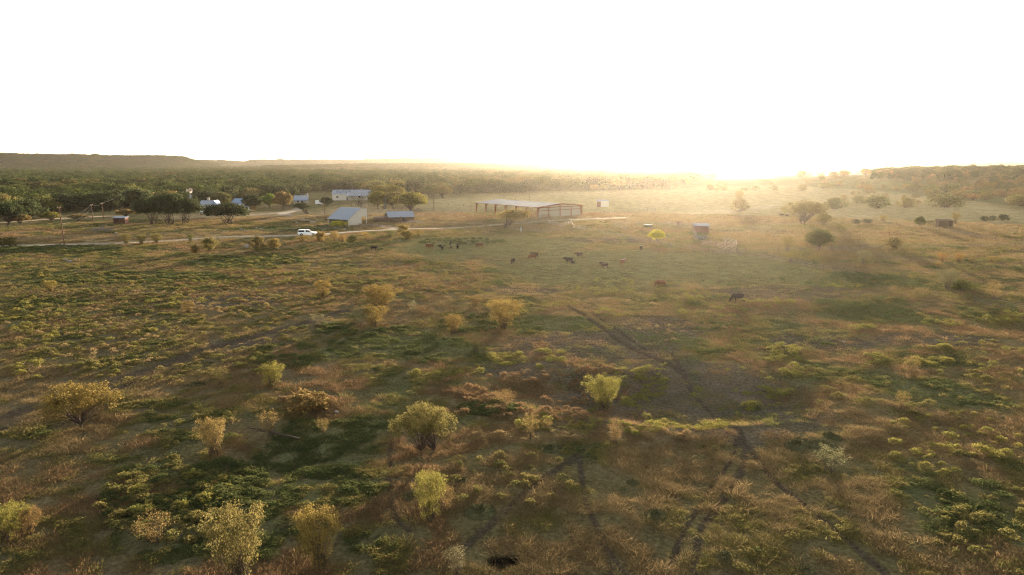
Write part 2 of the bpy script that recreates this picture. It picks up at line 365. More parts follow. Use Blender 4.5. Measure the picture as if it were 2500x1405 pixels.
def build_ground():
    yy = np.concatenate([np.arange(1560, 560, -1.7), np.arange(560, 436, -0.8)])
    dy = flat(np.full(len(yy), 1250.0), yy)[1]
    dist = np.concatenate([np.geomspace(1.5, dy[0]*0.97, 24), dy, np.geomspace(dy[-1]*1.02, 12000, 190)])
    b = np.concatenate([np.linspace(-180, -47, 50)[:-1], np.linspace(-47, 47, 880), np.linspace(47, 180, 50)[1:]])
    b = R(1)*b
    D, B = np.meshgrid(dist, b, indexing='ij')
    X, Y = (D*np.sin(B)).ravel(), (D*np.cos(B)).ravel(); Df = D.ravel()
    Z = H(X, Y)
    dirt = np.zeros(len(X)); ru = np.zeros(len(X)); nearm = Df < 260
    ru[nearm], dirt[nearm] = rut(X[nearm], Y[nearm])
    Z = Z - ru
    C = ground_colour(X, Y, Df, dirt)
    n, m = D.shape; i = np.arange(n-1)[:, None]*m+np.arange(m-1)[None, :]
    Q = np.stack([i, i+m, i+m+1, i+1], -1).reshape(-1, 4)
    Q = Q[:, ::-1] if False else Q
    mm, t, out = mat_new('pasture_ground'); N, L = t.nodes, t.links
    at = N.new('ShaderNodeAttribute'); at.attribute_name = 'gcol'; tc = N.new('ShaderNodeTexCoord')
    nz = N.new('ShaderNodeTexNoise'); nz.inputs['Scale'].default_value = 3.0; nz.inputs['Detail'].default_value = 9; nz.inputs['Roughness'].default_value = 0.72
    nb = N.new('ShaderNodeTexNoise'); nb.inputs['Scale'].default_value = 0.35; nb.inputs['Detail'].default_value = 8; nb.inputs['Roughness'].default_value = 0.7
    L.new(tc.outputs['Object'], nz.inputs['Vector']); L.new(tc.outputs['Object'], nb.inputs['Vector'])
    mr = N.new('ShaderNodeMapRange'); mr.inputs[1].default_value = 0.3; mr.inputs[2].default_value = 0.7; mr.inputs[3].default_value = 0.38; mr.inputs[4].default_value = 1.6
    L.new(nz.outputs[0], mr.inputs[0])
    mr2 = N.new('ShaderNodeMapRange'); mr2.inputs[1].default_value = 0.3; mr2.inputs[2].default_value = 0.7; mr2.inputs[3].default_value = 0.8; mr2.inputs[4].default_value = 1.2
    L.new(nb.outputs[0], mr2.inputs[0])
    mu = N.new('ShaderNodeMath'); mu.operation = 'MULTIPLY'; L.new(mr.outputs[0], mu.inputs[0]); L.new(mr2.outputs[0], mu.inputs[1])
    vm = N.new('ShaderNodeVectorMath'); vm.operation = 'SCALE'; L.new(at.outputs['Color'], vm.inputs[0]); L.new(mu.outputs[0], vm.inputs['Scale'])
    df = N.new('ShaderNodeBsdfDiffuse'); df.inputs['Roughness'].default_value = 1.0; L.new(vm.outputs[0], df.inputs[0])
    bp = N.new('ShaderNodeBump'); bp.inputs['Strength'].default_value = 1.0; bp.inputs['Distance'].default_value = 0.30
    L.new(nz.outputs[0], bp.inputs['Height'])
    bp2 = N.new('ShaderNodeBump'); bp2.inputs['Strength'].default_value = 1.0; bp2.inputs['Distance'].default_value = 0.9
    L.new(nb.outputs[0], bp2.inputs['Height']); L.new(bp2.outputs[0], bp.inputs['Normal']); L.new(bp.outputs[0], df.inputs['Normal'])
    L.new(df.outputs[0], out.inputs[0])
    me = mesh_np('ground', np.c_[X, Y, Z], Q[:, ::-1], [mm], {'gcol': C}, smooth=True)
    link('ground', me, kind='structure')
build_ground()

# roads: draped strips
M['road'] = plain('caliche_road', (0.30, 0.24, 0.18), 0.95, sc=0.4, col2=(0.21, 0.16, 0.11), bump=0.04)
M['path'] = plain('red_dirt_lane', (0.36, 0.24, 0.15), 0.95, sc=0.3, col2=(0.26, 0.18, 0.10), bump=0.04)
def strip(name, pts, wd, mat, cat=None):
    pts = smooth_poly(fl(pts), 14); V = []
    for i, p in enumerate(pts):
        a = np.array(pts[max(i-1, 0)]); b = np.array(pts[min(i+1, len(pts)-1)]); t = b-a; t = t/np.hypot(*t); nn = np.array((-t[1], t[0]))
        for k in range(5):
            q = np.array(p)+nn*(k/4-0.5)*wd*(0.9+0.2*float(vn(p[0], p[1], 6, 3+k)))
            V.append((q[0], q[1], float(H(q[0], q[1]))+0.05+(0.03 if 0 < k < 4 else -0.02)))
    Q = [(i*5+k, i*5+k+1, i*5+k+6, i*5+k+5) for i in range(len(pts)-1) for k in range(4)]
    link(name, mesh_np(name, V, np.array(Q), [mat], smooth=True), kind='structure')
strip('road', [(-300, 602), (0, 599), (130, 597), (300, 593), (480, 583), (600, 579.5), (740, 577), (850, 568), (960, 561.5), (1060, 557.5), (1150, 554), (1220, 550), (1310, 543.5), (1400, 538), (1520, 534.5), (1590, 531)], 3.6, M['road'])
strip('grass_track', [(1590, 531), (1700, 523), (1800, 515.5), (1900, 508)], 2.2, M['path'])
strip('dirt_lane', [(-250, 577), (0, 571), (120, 562.5), (200, 557.5), (260, 551), (340, 545), (410, 540), (520, 537)], 3.2, M['path'])
strip('farm_lane', [(744, 500), (738, 506), (722, 514), (702, 519.5), (692, 522), (712, 530), (745, 538), (790, 541), (840, 545), (930, 550), (990, 556)], 5.5, M['road'])
strip('dirt_path', [(600, 527), (650, 523), (690, 519.5), (722, 513)], 5.0, M['path'])
strip('gravel_apron', [(905, 549), (950, 555), (985, 560)], 7.0, M['road'])
strip('field_track', [(-200, 548), (0, 543.5), (100, 536), (190, 531), (300, 527)], 5.5, M['path'])

# ------------------------------------------------------------------ far hills
M['hill'] = plain('brushy_hillside', (0.065, 0.060, 0.036), 1.0, sc=0.05, col2=(0.045, 0.047, 0.026), bump=6.0)
MESA_PTS = []
def mesa(name, dist, prof, depth_m, label_kind='structure', base=-1.5, front=0.35):
    """prof: (photo x, photo y of crest). A flat-topped ridge with a sloping front, real depth behind"""
    xs = np.arange(prof[0][0], prof[-1][0]+1, 6.0); ys = np.interp(xs, [p[0] for p in prof], [p[1] for p in prof])
    rows = [(0.0, 0.0), (0.06, .12), (0.14, 0.32), (0.22, 0.58), (0.30, 0.84), (0.36, 0.97), (0.5, 1.0), (0.8, 1.0), (1.0, 0.0)]
    V = []; m = len(xs)
    for s, hf in rows:
        for px, py in zip(xs, ys):
            dx, dy, dz = ray(px, py); k = dist/math.hypot(dx, dy)
            top = CAMH+dz*k + (vn(px*3, dist, 20, 4)-0.5)*1.2
            hgt = max(top-base, 0.5)*hf*(1 if hf in (0, 1.0) else 0.85+0.3*float(vn(px, s*100, 18, 8)))
            dd = dist+(s-0.4)*depth_m+(vn(px, 0, 60, 3)-0.5)*depth_m*0.25
            kk = dd/math.hypot(dx, dy); V.append((dx*kk, dy*kk, base+hgt))
    Q = [(i*m+k, i*m+k+1, (i+1)*m+k+1, (i+1)*m+k) for i in range(len(rows)-1) for k in range(m-1)]
    if dist < 4500:
        G = np.array(V).reshape(len(rows), m, 3); n = int(m*95); a = rng.random(n)*(len(rows)-2.6); b = rng.random(n)*(m-1.001)
        ia, ib = a.astype(int), b.astype(int); fa, fb_ = (a-ia)[:, None], (b-ib)[:, None]
        pt = (G[ia, ib]*(1-fb_)+G[ia, ib+1]*fb_)*(1-fa)+(G[ia+1, ib]*(1-fb_)+G[ia+1, ib+1]*fb_)*fa
        MESA_PTS.extend([tuple(q) for q in pt])
    link(name, mesh_np(name, V, np.array(Q), [M['hill']], smooth=True), kind='structure')
mesa('mesa_hill', 3100, [(-500, 369), (-100, 374), (0, 376), (90, 379), (200, 380), (350, 381.5), (425, 382), (447, 386), (470, 391), (500, 398), (540, 403)], 700)
mesa('far_mesa', 4300, [(430, 397), (470, 391), (560, 394), (600, 397), (610, 391.5), (700, 391), (860, 392), (940, 389), (990, 387.5), (1100, 388), (1200, 389), (1350, 391), (1500, 393), (1700, 395)], 900)
mesa('distant_ridge', 8200, [(-600, 392), (400, 392), (700, 393), (1200, 392.5), (1500, 391), (1800, 393), (2050, 392), (2600, 391), (3100, 390)], 1500)
mesa('distant_mesa', 4200, [(1800, 403), (1930, 399), (2060, 395.5), (2150, 392.5), (2240, 392), (2320, 393), (2345, 398), (2500, 399), (3000, 398)], 900)
mesa('wooded_rise', 2300, [(640, 408), (760, 406), (880, 403), (1000, 402), (1200, 403), (1400, 406), (1600, 408)], 900)

# ------------------------------------------------------------------ vegetation prototypes
def leaf_cloud(cent, per, spread, size, droop=0.0, r=None, tint=(0.7, 1.35), bottom=None):
    """small quads gathered round clump centres; returns V, Q, tint"""
    r = r or rng; n = len(cent)*per
    c = np.repeat(cent, per, 0); o = r.normal(0, 1, (n, 3)); o /= (np.linalg.norm(o, axis=1, keepdims=True)+1e-6)
    o *= (r.random((n, 1))**0.5)*spread; o[:, 2] *= 0.75
    p = c+o; 
    if bottom is not None: p[:, 2] = np.maximum(p[:, 2], bottom+r.random(n)*0.1)
    a = r.normal(0, 1, (n, 3)); a[:, 2] -= droop; a /= np.linalg.norm(a, axis=1, keepdims=True)
    b = np.cross(a, r.normal(0, 1, (n, 3))); b /= (np.linalg.norm(b, axis=1, keepdims=True)+1e-9)
    s = size*(0.6+0.8*r.random((n, 1))); a = a*s; b = b*s*0.5
    V = np.stack([p-a, p+b, p+a, p-b], 1).reshape(-1, 3)
    Q = np.arange(4*n).reshape(-1, 4)
    ct = np.repeat(r.uniform(0.8, 1.2, len(cent)), per)
    tn = np.repeat(ct*r.uniform(tint[0], tint[1], n), 4)
    return V, Q, tn
def tree_proto(name, h, wd, nclump, per, spread, size, stems=1, base=0.35, shape='round', droop=0.3, mat=None, seed=1, rad=0.09, open_=0.0, lean=0.0):
    r = np.random.default_rng(seed); cs = []
    while len(cs) < nclump:
        p = r.uniform(-1, 1, 3)
        if shape == 'round': ok = 0.25 < np.linalg.norm(p) < 1 and p[2] > -0.75
        elif shape == 'vase': ok = np.hypot(p[0], p[1]) < 0.35+0.65*(p[2]+1)/2*1.15 and np.linalg.norm(p*[1, 1, 0.8]) < 1.02 and np.linalg.norm(p) > 0.2
        else: ok = np.hypot(p[0], p[1]) < math.sqrt(max(0, 1-max(p[2], 0)**2)) and p[2] > -0.3     # umbrella
        if ok and r.random() > open_*(1-np.linalg.norm(p)): cs.append(p)
    cs = np.array(cs)
    # lumpy outline
    an = np.arctan2(cs[:, 1], cs[:, 0]); lump = 1+0.16*np.sin(an*3+seed)+0.10*np.sin(an*5+2*seed)+0.08*np.sin(cs[:, 2]*4+seed)
    z0, z1 = h*base, h*0.96
    c = np.c_[cs[:, 0]*lump*wd/2*0.9, cs[:, 1]*lump*wd/2*0.9, (z0+z1)/2+cs[:, 2]*(z1-z0)/2*(0.9+0.1*lump)]
    c[:, 0] += lean*c[:, 2]
    V, Q, tn = leaf_cloud(c, per, spread, size, droop, r, bottom=0.05)
    crown = mesh_np(name+'_crown', V, Q, [mat or M['leaf']], {'tint': np.c_[tn, tn, tn]})
    mb = MB(); k = 0
    tips = c[r.permutation(len(c))[:max(6, min(80 if h < 5 else 22, nclump//2))]]
    for s in range(stems):
        a0 = 2*math.pi*s/stems+r.random(); sp = 0.0 if stems == 1 else wd*0.03
        b0 = Vector((sp*math.cos(a0), sp*math.sin(a0), -0.15))
        fork = Vector((b0.x*3+lean*z0+r.normal()*0.03*wd, b0.y*3+r.normal()*0.03*wd, z0*(0.75 if stems == 1 else 0.45)))
        mid = (b0+fork)/2+Vector((r.normal(), r.normal(), 0))*0.02*h
        rr = rad*(1 if stems == 1 else 0.6); mb.tube([b0, mid, fork], [rr*1.25, rr, rr*0.8], 6)
        for tp in tips[s::stems]:
            tp = Vector(tp); m1 = fork.lerp(tp, 0.45)+Vector((r.normal(), r.normal(), 0.3+abs(r.normal())))*0.035*h
            mb.tube([fork, m1, tp], [rr*0.5, rr*0.25, rr*0.1], 4, cap=False)
    trunk = mb.mesh(name+'_trunk', M['bark'], True)
    return trunk, crown, h, wd
PR = {}
for i in range(4): PR['mesq%d' % i] = tree_proto('mesquite', 3.4, 4.6, 190, 44, 0.36, 0.052, 5, 0.10, 'vase', 0.8, seed=10+i, rad=0.07, open_=0.3)
for i in range(3): PR['thin%d' % i] = tree_proto('sparse_mesquite', 3.0, 3.0, 90, 18, 0.34, 0.05, 5, 0.15, 'vase', 0.6, seed=20+i, rad=0.04, open_=0.2)
for i in range(3): PR['dom%d' % i] = tree_proto('mesquite_tree', 3.4, 5.6, 230, 52, 0.38, 0.055, 2, 0.26, 'umbrella', 0.6, seed=30+i, rad=0.12)
for i in range(3): PR['bush%d' % i] = tree_proto('shrub', 3.0, 3.6, 60, 55, 0.5, 0.11, 5, 0.05, 'round', 0.3, seed=40+i, rad=0.07)
for i in range(3): PR['oak%d' % i] = tree_proto('live_oak', 8.0, 10.0, 110, 60, 1.15, 0.26, 1, 0.2, 'umbrella', 0.2, seed=50+i, rad=0.35)
for i in range(3): PR['grove%d' % i] = tree_proto('oak_motte', 8.0, 10.8, 150, 60, 1.25, 0.26, 5, 0.26, 'umbrella', 0.2, seed=60+i, rad=0.30)
for i in range(2): PR['round%d' % i] = tree_proto('round_tree', 7.0, 7.4, 150, 60, 0.95, 0.2, 1, 0.22, 'round', 0.2, seed=70+i, rad=0.25)
for i in range(1): PR['bare%d' % i] = tree_proto('bare_tree', 7.0, 9.0, 60, 3, 0.8, 0.15, 2, 0.22, 'umbrella', 0.2, seed=77, rad=0.32)
PR['lean0'] = tree_proto('leaning_tree', 5.5, 6.5, 90, 50, 0.7, 0.16, 3, 0.25, 'umbrella', 0.3, seed=81, rad=0.25, lean=0.5)
for i in range(4): PR['wood%d' % i] = tree_proto('wood_tree', 6.5, 8.0, 60, 18, 1.25, 0.36, 1, 0.12, 'umbrella' if i % 2 else 'round', 0.1, seed=90+i, rad=0.22)
GOLD, OLIVE, LIME, DARK, AUT, YEL = (0.175, 0.125, 0.038, 1), (0.14, 0.112, 0.040, 1), (0.165, 0.14, 0.038, 1), (0.042, 0.050, 0.022, 1), (0.22, 0.13, 0.04, 1), (0.42, 0.36, 0.04, 1)
YG = (0.15, 0.125, 0.032, 1)
MID, BROWN, GREY = (0.095, 0.095, 0.03, 1), (0.17, 0.115, 0.045, 1), (0.13, 0.115, 0.06, 1)
def put_tree(kind, loc, wm, hm, col, label, cat='tree', group=None, name=None, rz=None, parts=True):
    tr, cr, h, wd = PR[kind]
    names = dict(mesq='mesquite_bush', thin='sparse_mesquite', dom='mesquite_tree', bush='shrub', oak='live_oak', grov='live_oak', roun='shade_tree', bare='bare_tree', lean='leaning_tree', wood='woodland_tree')
    e = empty(name or names[kind[:4].rstrip('0123456789')], loc, rng.uniform(0, 6.28) if rz is None else rz, label, cat, group)
    e.scale = (wm/wd, wm/wd, hm/h)
    t = link('trunk', tr, e); c = link('crown', cr, e)
    j = rng.uniform(0.88, 1.12); c.color = (col[0]*j, col[1]*j*rng.uniform(0.95, 1.05), col[2]*j, 1)
    return e
TREES = [
 # kind, base x, base y, width px, height px, colour, category, label
 ('dom0', 192, 1043, 192, 104, GOLD, 'tree', 'broad rounded golden-green mesquite standing alone at the left foreground'),
 ('mesq0', 665, 945, 74, 58, LIME, 'bush', 'lime-green rounded mesquite bush with dark twiggy base beside thin grey bush'),
 ('thin0', 540, 942, 46, 48, OLIVE, 'bush', 'thin grey-green twiggy bush left of the lime-green bush'),
 ('mesq1', 930, 762, 100, 66, GOLD, 'bush', 'large golden mesquite with a smaller bush right in front of it'),
 ('mesq2', 914, 798, 66, 52, GOLD, 'bush', 'smaller golden bush in front of the large golden mesquite'),
 ('thin1', 884, 800, 50, 50, GREY, 'bush', 'sparse grey bush against the left side of paired golden mesquites'),
 ('thin2', 1047, 714, 38, 37, BROWN, 'bush', 'small upright tan bush at the edge of smooth green pasture'),
 ('mesq3', 790, 727, 48, 42, GOLD, 'bush', 'compact yellow-gold bush above the long diagonal wheel track'),
 ('mesq0', 1230, 802, 100, 70, GOLD, 'bush', 'wide golden fan-shaped mesquite in the middle of the pasture'),
 ('mesq1', 1108, 815, 50, 48, GOLD, 'bush', 'small golden mesquite just left of the wide fan-shaped one'),
 ('thin0', 1161, 864, 38, 58, MID, 'tree', 'slender dark green sapling with a single stem below golden mesquites'),
 ('mesq2', 1160, 749, 38, 26, BROWN, 'bush', 'low tan bush behind the wide fan-shaped mesquite'),
 ('thin2', 777, 800, 52, 34, GREY, 'bush', 'thin grey brush at the upper end of the diagonal track'),
 ('thin1', 1008, 766, 20, 34, GREY, 'bush', 'skinny leafless-looking shrub between two golden mesquite groups'),
 ('mesq3', 461, 766, 36, 32, BROWN, 'bush', 'small straw-coloured bush alone in the weedy left pasture'),
 ('mesq0', 122, 713, 36, 28, GOLD, 'bush', 'small golden bush beside the dark ditch line at far left'),
 ('mesq1', 1472, 1001, 98, 84, LIME, 'tree', 'yellow-green mesquite rising from rusty weeds beside the dry pond'),
 ('thin1', 1297, 1077, 52, 72, BROWN, 'tree', 'thin pale mesquite with visible stem on the dry pond bank'),
 ('thin2', 1336, 1056, 30, 34, BROWN, 'bush', 'tiny twiggy sapling behind the pond bank right of a thin mesquite'),
 ('dom1', 1040, 1112, 152, 128, OLIVE, 'tree', 'large spreading olive-gold mesquite with dark trunk in centre foreground'),
 ('mesq2', 1050, 1276, 92, 128, LIME, 'tree', 'bright yellow-green upright mesquite directly below the large spreading one'),
 ('thin0', 1092, 1250, 44, 70, BROWN, 'bush', 'bare brown twiggy growth at the right side of the yellow-green upright mesquite'),
 ('mesq3', 780, 1380, 128, 146, GOLD, 'tree', 'two-lobed golden mesquite near the bottom edge beside a dark cactus'),
 ('mesq0', 585, 1420, 180, 188, OLIVE, 'tree', 'largest sparse grey-gold mesquite cut by the bottom edge of the photo'),
 ('mesq1', 522, 1112, 74, 94, BROWN, 'tree', 'tall tan mesquite at the edge of the dark green hollow'),
 ('thin2', 660, 1068, 66, 66, BROWN, 'bush', 'sparse rusty bush beyond the broken branch of the hollow'),
 ('mesq2', 14, 1322, 110, 92, LIME, 'bush', 'yellow-green bush cut off by the left edge of the photo'),
 ('mesq3', 76, 1306, 56, 70, BROWN, 'bush', 'tan bush touching the yellow-green one at the left edge'),
 ('thin1', 790, 1060, 36, 38, BROWN, 'bush', 'little rusty shrub on bright grass above the green hollow'),
 ('thin0', 378, 1326, 104, 78, BROWN, 'bush', 'open brown thicket among green weeds in lower left corner'),
 ('bush0', 752, 1004, 112, 50, BROWN, 'bush', 'low rust-red mound of dry brush above the green hollow'),
 ('thin2', 1230, 998, 60, 48, BROWN, 'bush', 'pale feathery bush above the dark green patch left of the pond'),
 ('thin0', 1115, 1408, 62, 80, GREY, 'bush', 'pale feathery weed at the bottom edge left of the burnt pit'),
 ('thin1', 1502, 1086, 46, 56, BROWN, 'tree', 'pale thin sapling on the pond bank below the yellow-green mesquite'),
 ('thin2', 2026, 1154, 88, 68, GREY, 'bush', 'pale ghostly bush below the wide prickly pear patch'),
 ('thin0', 2222, 915, 46, 48, BROWN, 'tree', 'small tan sapling at the left end of a green weed strip'),
 ('thin1', 2202, 1001, 40, 48, BROWN, 'tree', 'small single-stem sapling above the right-hand dry slope'),
 ('mesq0', 2312, 708, 50, 48, GREY, 'bush', 'grey-green round bush by the far right cattle path'),
 ('bush1', 2345, 706, 66, 22, MID, 'bush', 'low dark shrub touching the grey-green bush by the cattle path'),
 ('thin2', 2424, 736, 38, 46, BROWN, 'bush', 'sparse reddish sapling beyond the cattle path near the right edge'),
 ('round0', 1998, 612, 60, 50, MID, 'tree', 'dark green forked tree standing on the long right-hand fence line'),
 ('thin0', 2030, 612, 28, 32, OLIVE, 'tree', 'pale slim tree just right of the dark forked tree'),
 ('mesq1', 1923, 614, 34, 36, OLIVE, 'tree', 'olive round-headed sapling left of the dark forked tree'),
 ('thin2', 1956, 613, 14, 24, BROWN, 'tree', 'tiny slender sapling between olive sapling and dark forked tree'),
 ('mesq2', 1930, 642, 34, 28, OLIVE, 'bush', 'rounded olive bush in front of the right-hand fence line'),
 ('mesq3', 2107, 646, 34, 34, GREY, 'bush', 'grey-olive bush alone in front of the fence on the right'),
 ('bush2', 2180, 611, 46, 33, OLIVE, 'tree', 'wide mushroom-shaped olive tree on the fence at right'),
 ('mesq0', 2299, 641, 26, 24, AUT, 'bush', 'orange-tan shrub, left one of a pair below the right fence'),
 ('mesq1', 2341, 640, 28, 22, AUT, 'bush', 'orange-tan shrub, right one of a pair below the right fence'),
 ('mesq2', 2372, 641, 18, 13, BROWN, 'bush', 'very small tan shrub right of the orange-tan pair'),
 ('mesq3', 2420, 641, 30, 16, BROWN, 'bush', 'flat wide tan shrub near the right edge below the fence'),
 ('thin1', 2290, 656, 24, 18, AUT, 'bush', 'pinkish dry shrub right below the left orange-tan shrub'),
 ('round1', 2245, 556, 22, 27, MID, 'tree', 'small upright dark tree left of the ruined shelter'),
 ('mesq0', 2332, 548, 24, 28, OLIVE, 'tree', 'olive tree right behind the ruined shelter'),
 ('dom2', 1966, 549, 98, 58, OLIVE, 'tree', 'wide hazy olive willow-like tree beyond the cattle pens'),
 ('bush0', 2012, 547, 36, 26, OLIVE, 'bush', 'low olive bush touching the right side of the willow-like tree'),
 ('bush1', 2038, 511, 54, 27, MID, 'bush', 'rounded green thicket, leftmost of the row beyond the willow-like tree'),
 ('bush2', 2094, 498, 30, 20, MID, 'bush', 'small pale thicket behind the row, between two darker thickets'),
 ('bush0', 2141, 510, 62, 33, MID, 'bush', 'darkest wide thicket with yellow top in the middle of the row'),
 ('bush1', 2213, 508, 40, 24, OLIVE, 'bush', 'tan-topped thicket right of the darkest wide thicket'),
 ('bush2', 2308, 507, 82, 31, MID, 'bush', 'widest green thicket at the foot of the brushy rise'),
 ('bush0', 2492, 504, 60, 28, OLIVE, 'bush', 'large tan-green thicket cut off by the right edge below the rise'),
 ('bush1', 2090, 547, 20, 11, DARK, 'bush', 'low dark shrub, left of two beside the end of a fence'),
 ('bush2', 2117, 546, 26, 10, DARK, 'bush', 'low dark shrub, right of two beside the end of a fence'),
 ('bush0', 2404, 541, 22, 13, DARK, 'bush', 'dark round shrub, first of three in a row near the right edge'),
 ('bush1', 2424, 539, 20, 12, DARK, 'bush', 'dark round shrub, second of three in a row near the right edge'),
 ('bush2', 2450, 539, 24, 15, DARK, 'bush', 'dark round shrub, third of three in a row near the right edge'),
 ('mesq1', 2155, 541, 22, 15, GOLD, 'bush', 'small pale yellow bush at the bend of the far fence'),
 ('bush1', 1806, 517, 44, 30, GOLD, 'tree', 'glowing golden round tree under the sun beside the far road'),
 ('mesq2', 1803, 500, 22, 34, GOLD, 'tree', 'taller thin golden tree behind the glowing round tree'),
 ('round0', 1605, 592, 36, 30, YEL, 'tree', 'small brilliant yellow tree standing in the empty cattle pen'),
 ('thin2', 1543, 556, 16, 18, BROWN, 'bush', 'small leafless shrub on the fence beyond the yellow tree'),
 ('lean0', 1230, 557, 78, 46, GOLD, 'tree', 'golden tree leaning right in front of the long open barn'),
 ('bush0', 8, 602, 26, 22, OLIVE, 'bush', 'olive bush cut by the left edge beside the road'),
 ('bush1', 26, 602, 30, 24, OLIVE, 'bush', 'olive-gold bush second from the left edge beside the road'),
 ('mesq3', 309, 598, 28, 26, OLIVE, 'bush', 'umbrella-shaped bush, first of three in a row along the road'),
 ('mesq0', 345, 597, 32, 24, OLIVE, 'bush', 'umbrella-shaped bush, middle of three in a row along the road'),
 ('mesq1', 382, 594, 32, 24, OLIVE, 'bush', 'umbrella-shaped bush, third of three in a row along the road'),
 ('mesq2', 465, 591, 18, 18, MID, 'bush', 'small green bush on the road edge left of a taller one'),
 ('bush2', 477, 618, 24, 19, GOLD, 'bush', 'small golden bush low in front of the road, below a green one'),
 ('bush0', 513, 613, 36, 34, OLIVE, 'bush', 'tall olive bush with golden right side near the earth bank'),
 ('thin0', 532, 586, 14, 14, GREY, 'bush', 'small grey shrub on the roadside behind the tall olive bush'),
 ('bush1', 628, 612, 38, 36, OLIVE, 'tree', 'dark-sided golden bush with trunk, left of a pair by the truck road'),
 ('bush2', 669, 609, 34, 27, GOLD, 'tree', 'lighter golden bush, right of a pair by the truck road'),
 ('mesq3', 738, 591, 36, 15, GOLD, 'bush', 'low golden brush under the rear of the white truck'),
 ('bush0', 784, 590, 30, 24, GOLD, 'bush', 'golden bush at the nose of the white truck'),
 ('mesq0', 816, 590, 24, 24, GOLD, 'bush', 'yellow bush below the metal lean-to shed'),
 ('mesq1', 836, 592, 20, 18, AUT, 'bush', 'rusty low bush right of the yellow bush below the shed'),
 ('bush1', 861, 594, 24, 20, MID, 'bush', 'dark olive roadside bush in line below the shed end wall'),
 ('thin1', 893, 587, 22, 22, AUT, 'bush', 'tan twiggy bush right of the dark olive roadside bush'),
 ('mesq2', 953, 583, 24, 20, MID, 'bush', 'green bush left of the roadside golden cluster'),
 ('bush2', 984, 572, 28, 24, GOLD, 'bush', 'tallest golden bush of the cluster beside the road junction'),
 ('bush0', 993, 585, 36, 24, GOLD, 'bush', 'round golden bush in front of the tallest one at the junction'),
 ('mesq3', 1022, 580, 26, 20, GOLD, 'bush', 'small golden bush at the right of the junction cluster'),
 ('thin2', 1166, 567, 14, 15, MID, 'bush', 'tiny green sapling on the road verge left of the leaning tree'),
 ('grove0', 372, 549, 76, 64, DARK, 'tree', 'dark live oak at the left of the big multi-trunk motte'),
 ('grove1', 415, 551, 84, 74, DARK, 'tree', 'tallest live oak in the middle of the big multi-trunk motte'),
 ('grove2', 454, 548, 72, 60, DARK, 'tree', 'live oak at the right of the motte beside the white house'),
 ('grove0', 556, 549, 102, 52, DARK, 'tree', 'broad dark live oak standing alone with many trunks below the houses'),
 ('round1', 616, 514, 46, 38, DARK, 'tree', 'dark round tree left of the lime-green one near the houses'),
 ('round0', 658, 508, 42, 33, (0.11, 0.15, 0.025, 1), 'tree', 'lime-green lollipop-shaped tree between two darker trees'),
 ('round1', 692, 511, 44, 42, BROWN, 'tree', 'orange-brown autumn tree left of the stone cottage'),
 ('lean0', 752, 523, 42, 28, DARK, 'tree', 'dark leaning oak in the bend of the farm lane'),
 ('bush2', 617, 517, 18, 14, BROWN, 'bush', 'small brown bush in front of the dark round tree'),
 ('round0', 541, 505, 46, 34, MID, 'tree', 'green tree behind the lone live oak beside white house'),
 ('round1', 797, 504, 30, 22, DARK, 'tree', 'small dark round tree in front of the long white building'),
 ('bare0', 878, 505, 54, 36, DARK, 'tree', 'gnarled almost leafless oak in front of the long white building'),
 ('round0', 922, 511, 48, 42, YG, 'tree', 'yellow-topped tree left of the galvanised tank'),
 ('round1', 926, 488, 52, 34, YG, 'tree', 'golden tree rising behind the yellow-topped one'),
 ('round1', 962, 510, 52, 40, OLIVE, 'tree', 'olive tree right of the galvanised tank'),
 ('round0', 960, 492, 54, 38, YG, 'tree', 'golden tree peeping over the olive tree by the tank'),
 ('oak0', 1008, 520, 78, 50, YG, 'tree', 'wide yellow-green tree at the right of the barnyard clump'),
 ('oak1', 1082, 484, 48, 29, OLIVE, 'tree', 'large rounded tree jutting from the wood edge into the hayfield'),
 ('oak2', 20, 552, 62, 56, DARK, 'tree', 'large dark oak at the left edge beneath the power lines'),
 ('oak0', 52, 550, 38, 28, BROWN, 'tree', 'brown spreading tree right of the left-edge oak'),
 ('oak1', 123, 542, 44, 24, LIME, 'tree', 'yellow-green domed tree behind the tallest utility pole'),
 ('oak2', 190, 540, 40, 17, BROWN, 'tree', 'low flat-topped tan tree between the two left utility poles'),
 ('oak1', 308, 531, 42, 20, BROWN, 'tree', 'flat-topped tan tree behind the small roadside shelter'),
]
for k, bx, by, wpx, hpx, col, cat, lab in TREES:
    p = P(bx, by); z = Vector((0, 0, -0.05))
    rz = {'lean0': (0.0 if bx > 1000 else math.pi)}.get(k)
    e = put_tree(k, p+z, msize(p, wpx)*1.06, msize(p, hpx)*1.04, col, lab, cat, rz=rz)
fb = P(690, 1072)
mb = MB(); mb.tube([(-3.2, 0.4, 0.9), (-1.6, 0.2, 0.75), (0.2, 0, 0.35), (1.6, -.2, 0.1)], [0.03, 0.06, 0.09, 0.11], 6)
for k in range(9):
    t = random.uniform(0, 0.7); a = Vector((-3.2+t*4.4, 0.3-t*.3, 0.85-t*0.7)); mb.tube([a, a+Vector((random.uniform(-1, .2), random.uniform(-.6, .6), random.uniform(0.1, 0.8)))], [0.03, 0.01], 4)
mb.build('fallen_branch', M['bark'], label='broken leafless branch lying across the edge of the green hollow', cat='branch').location = fb

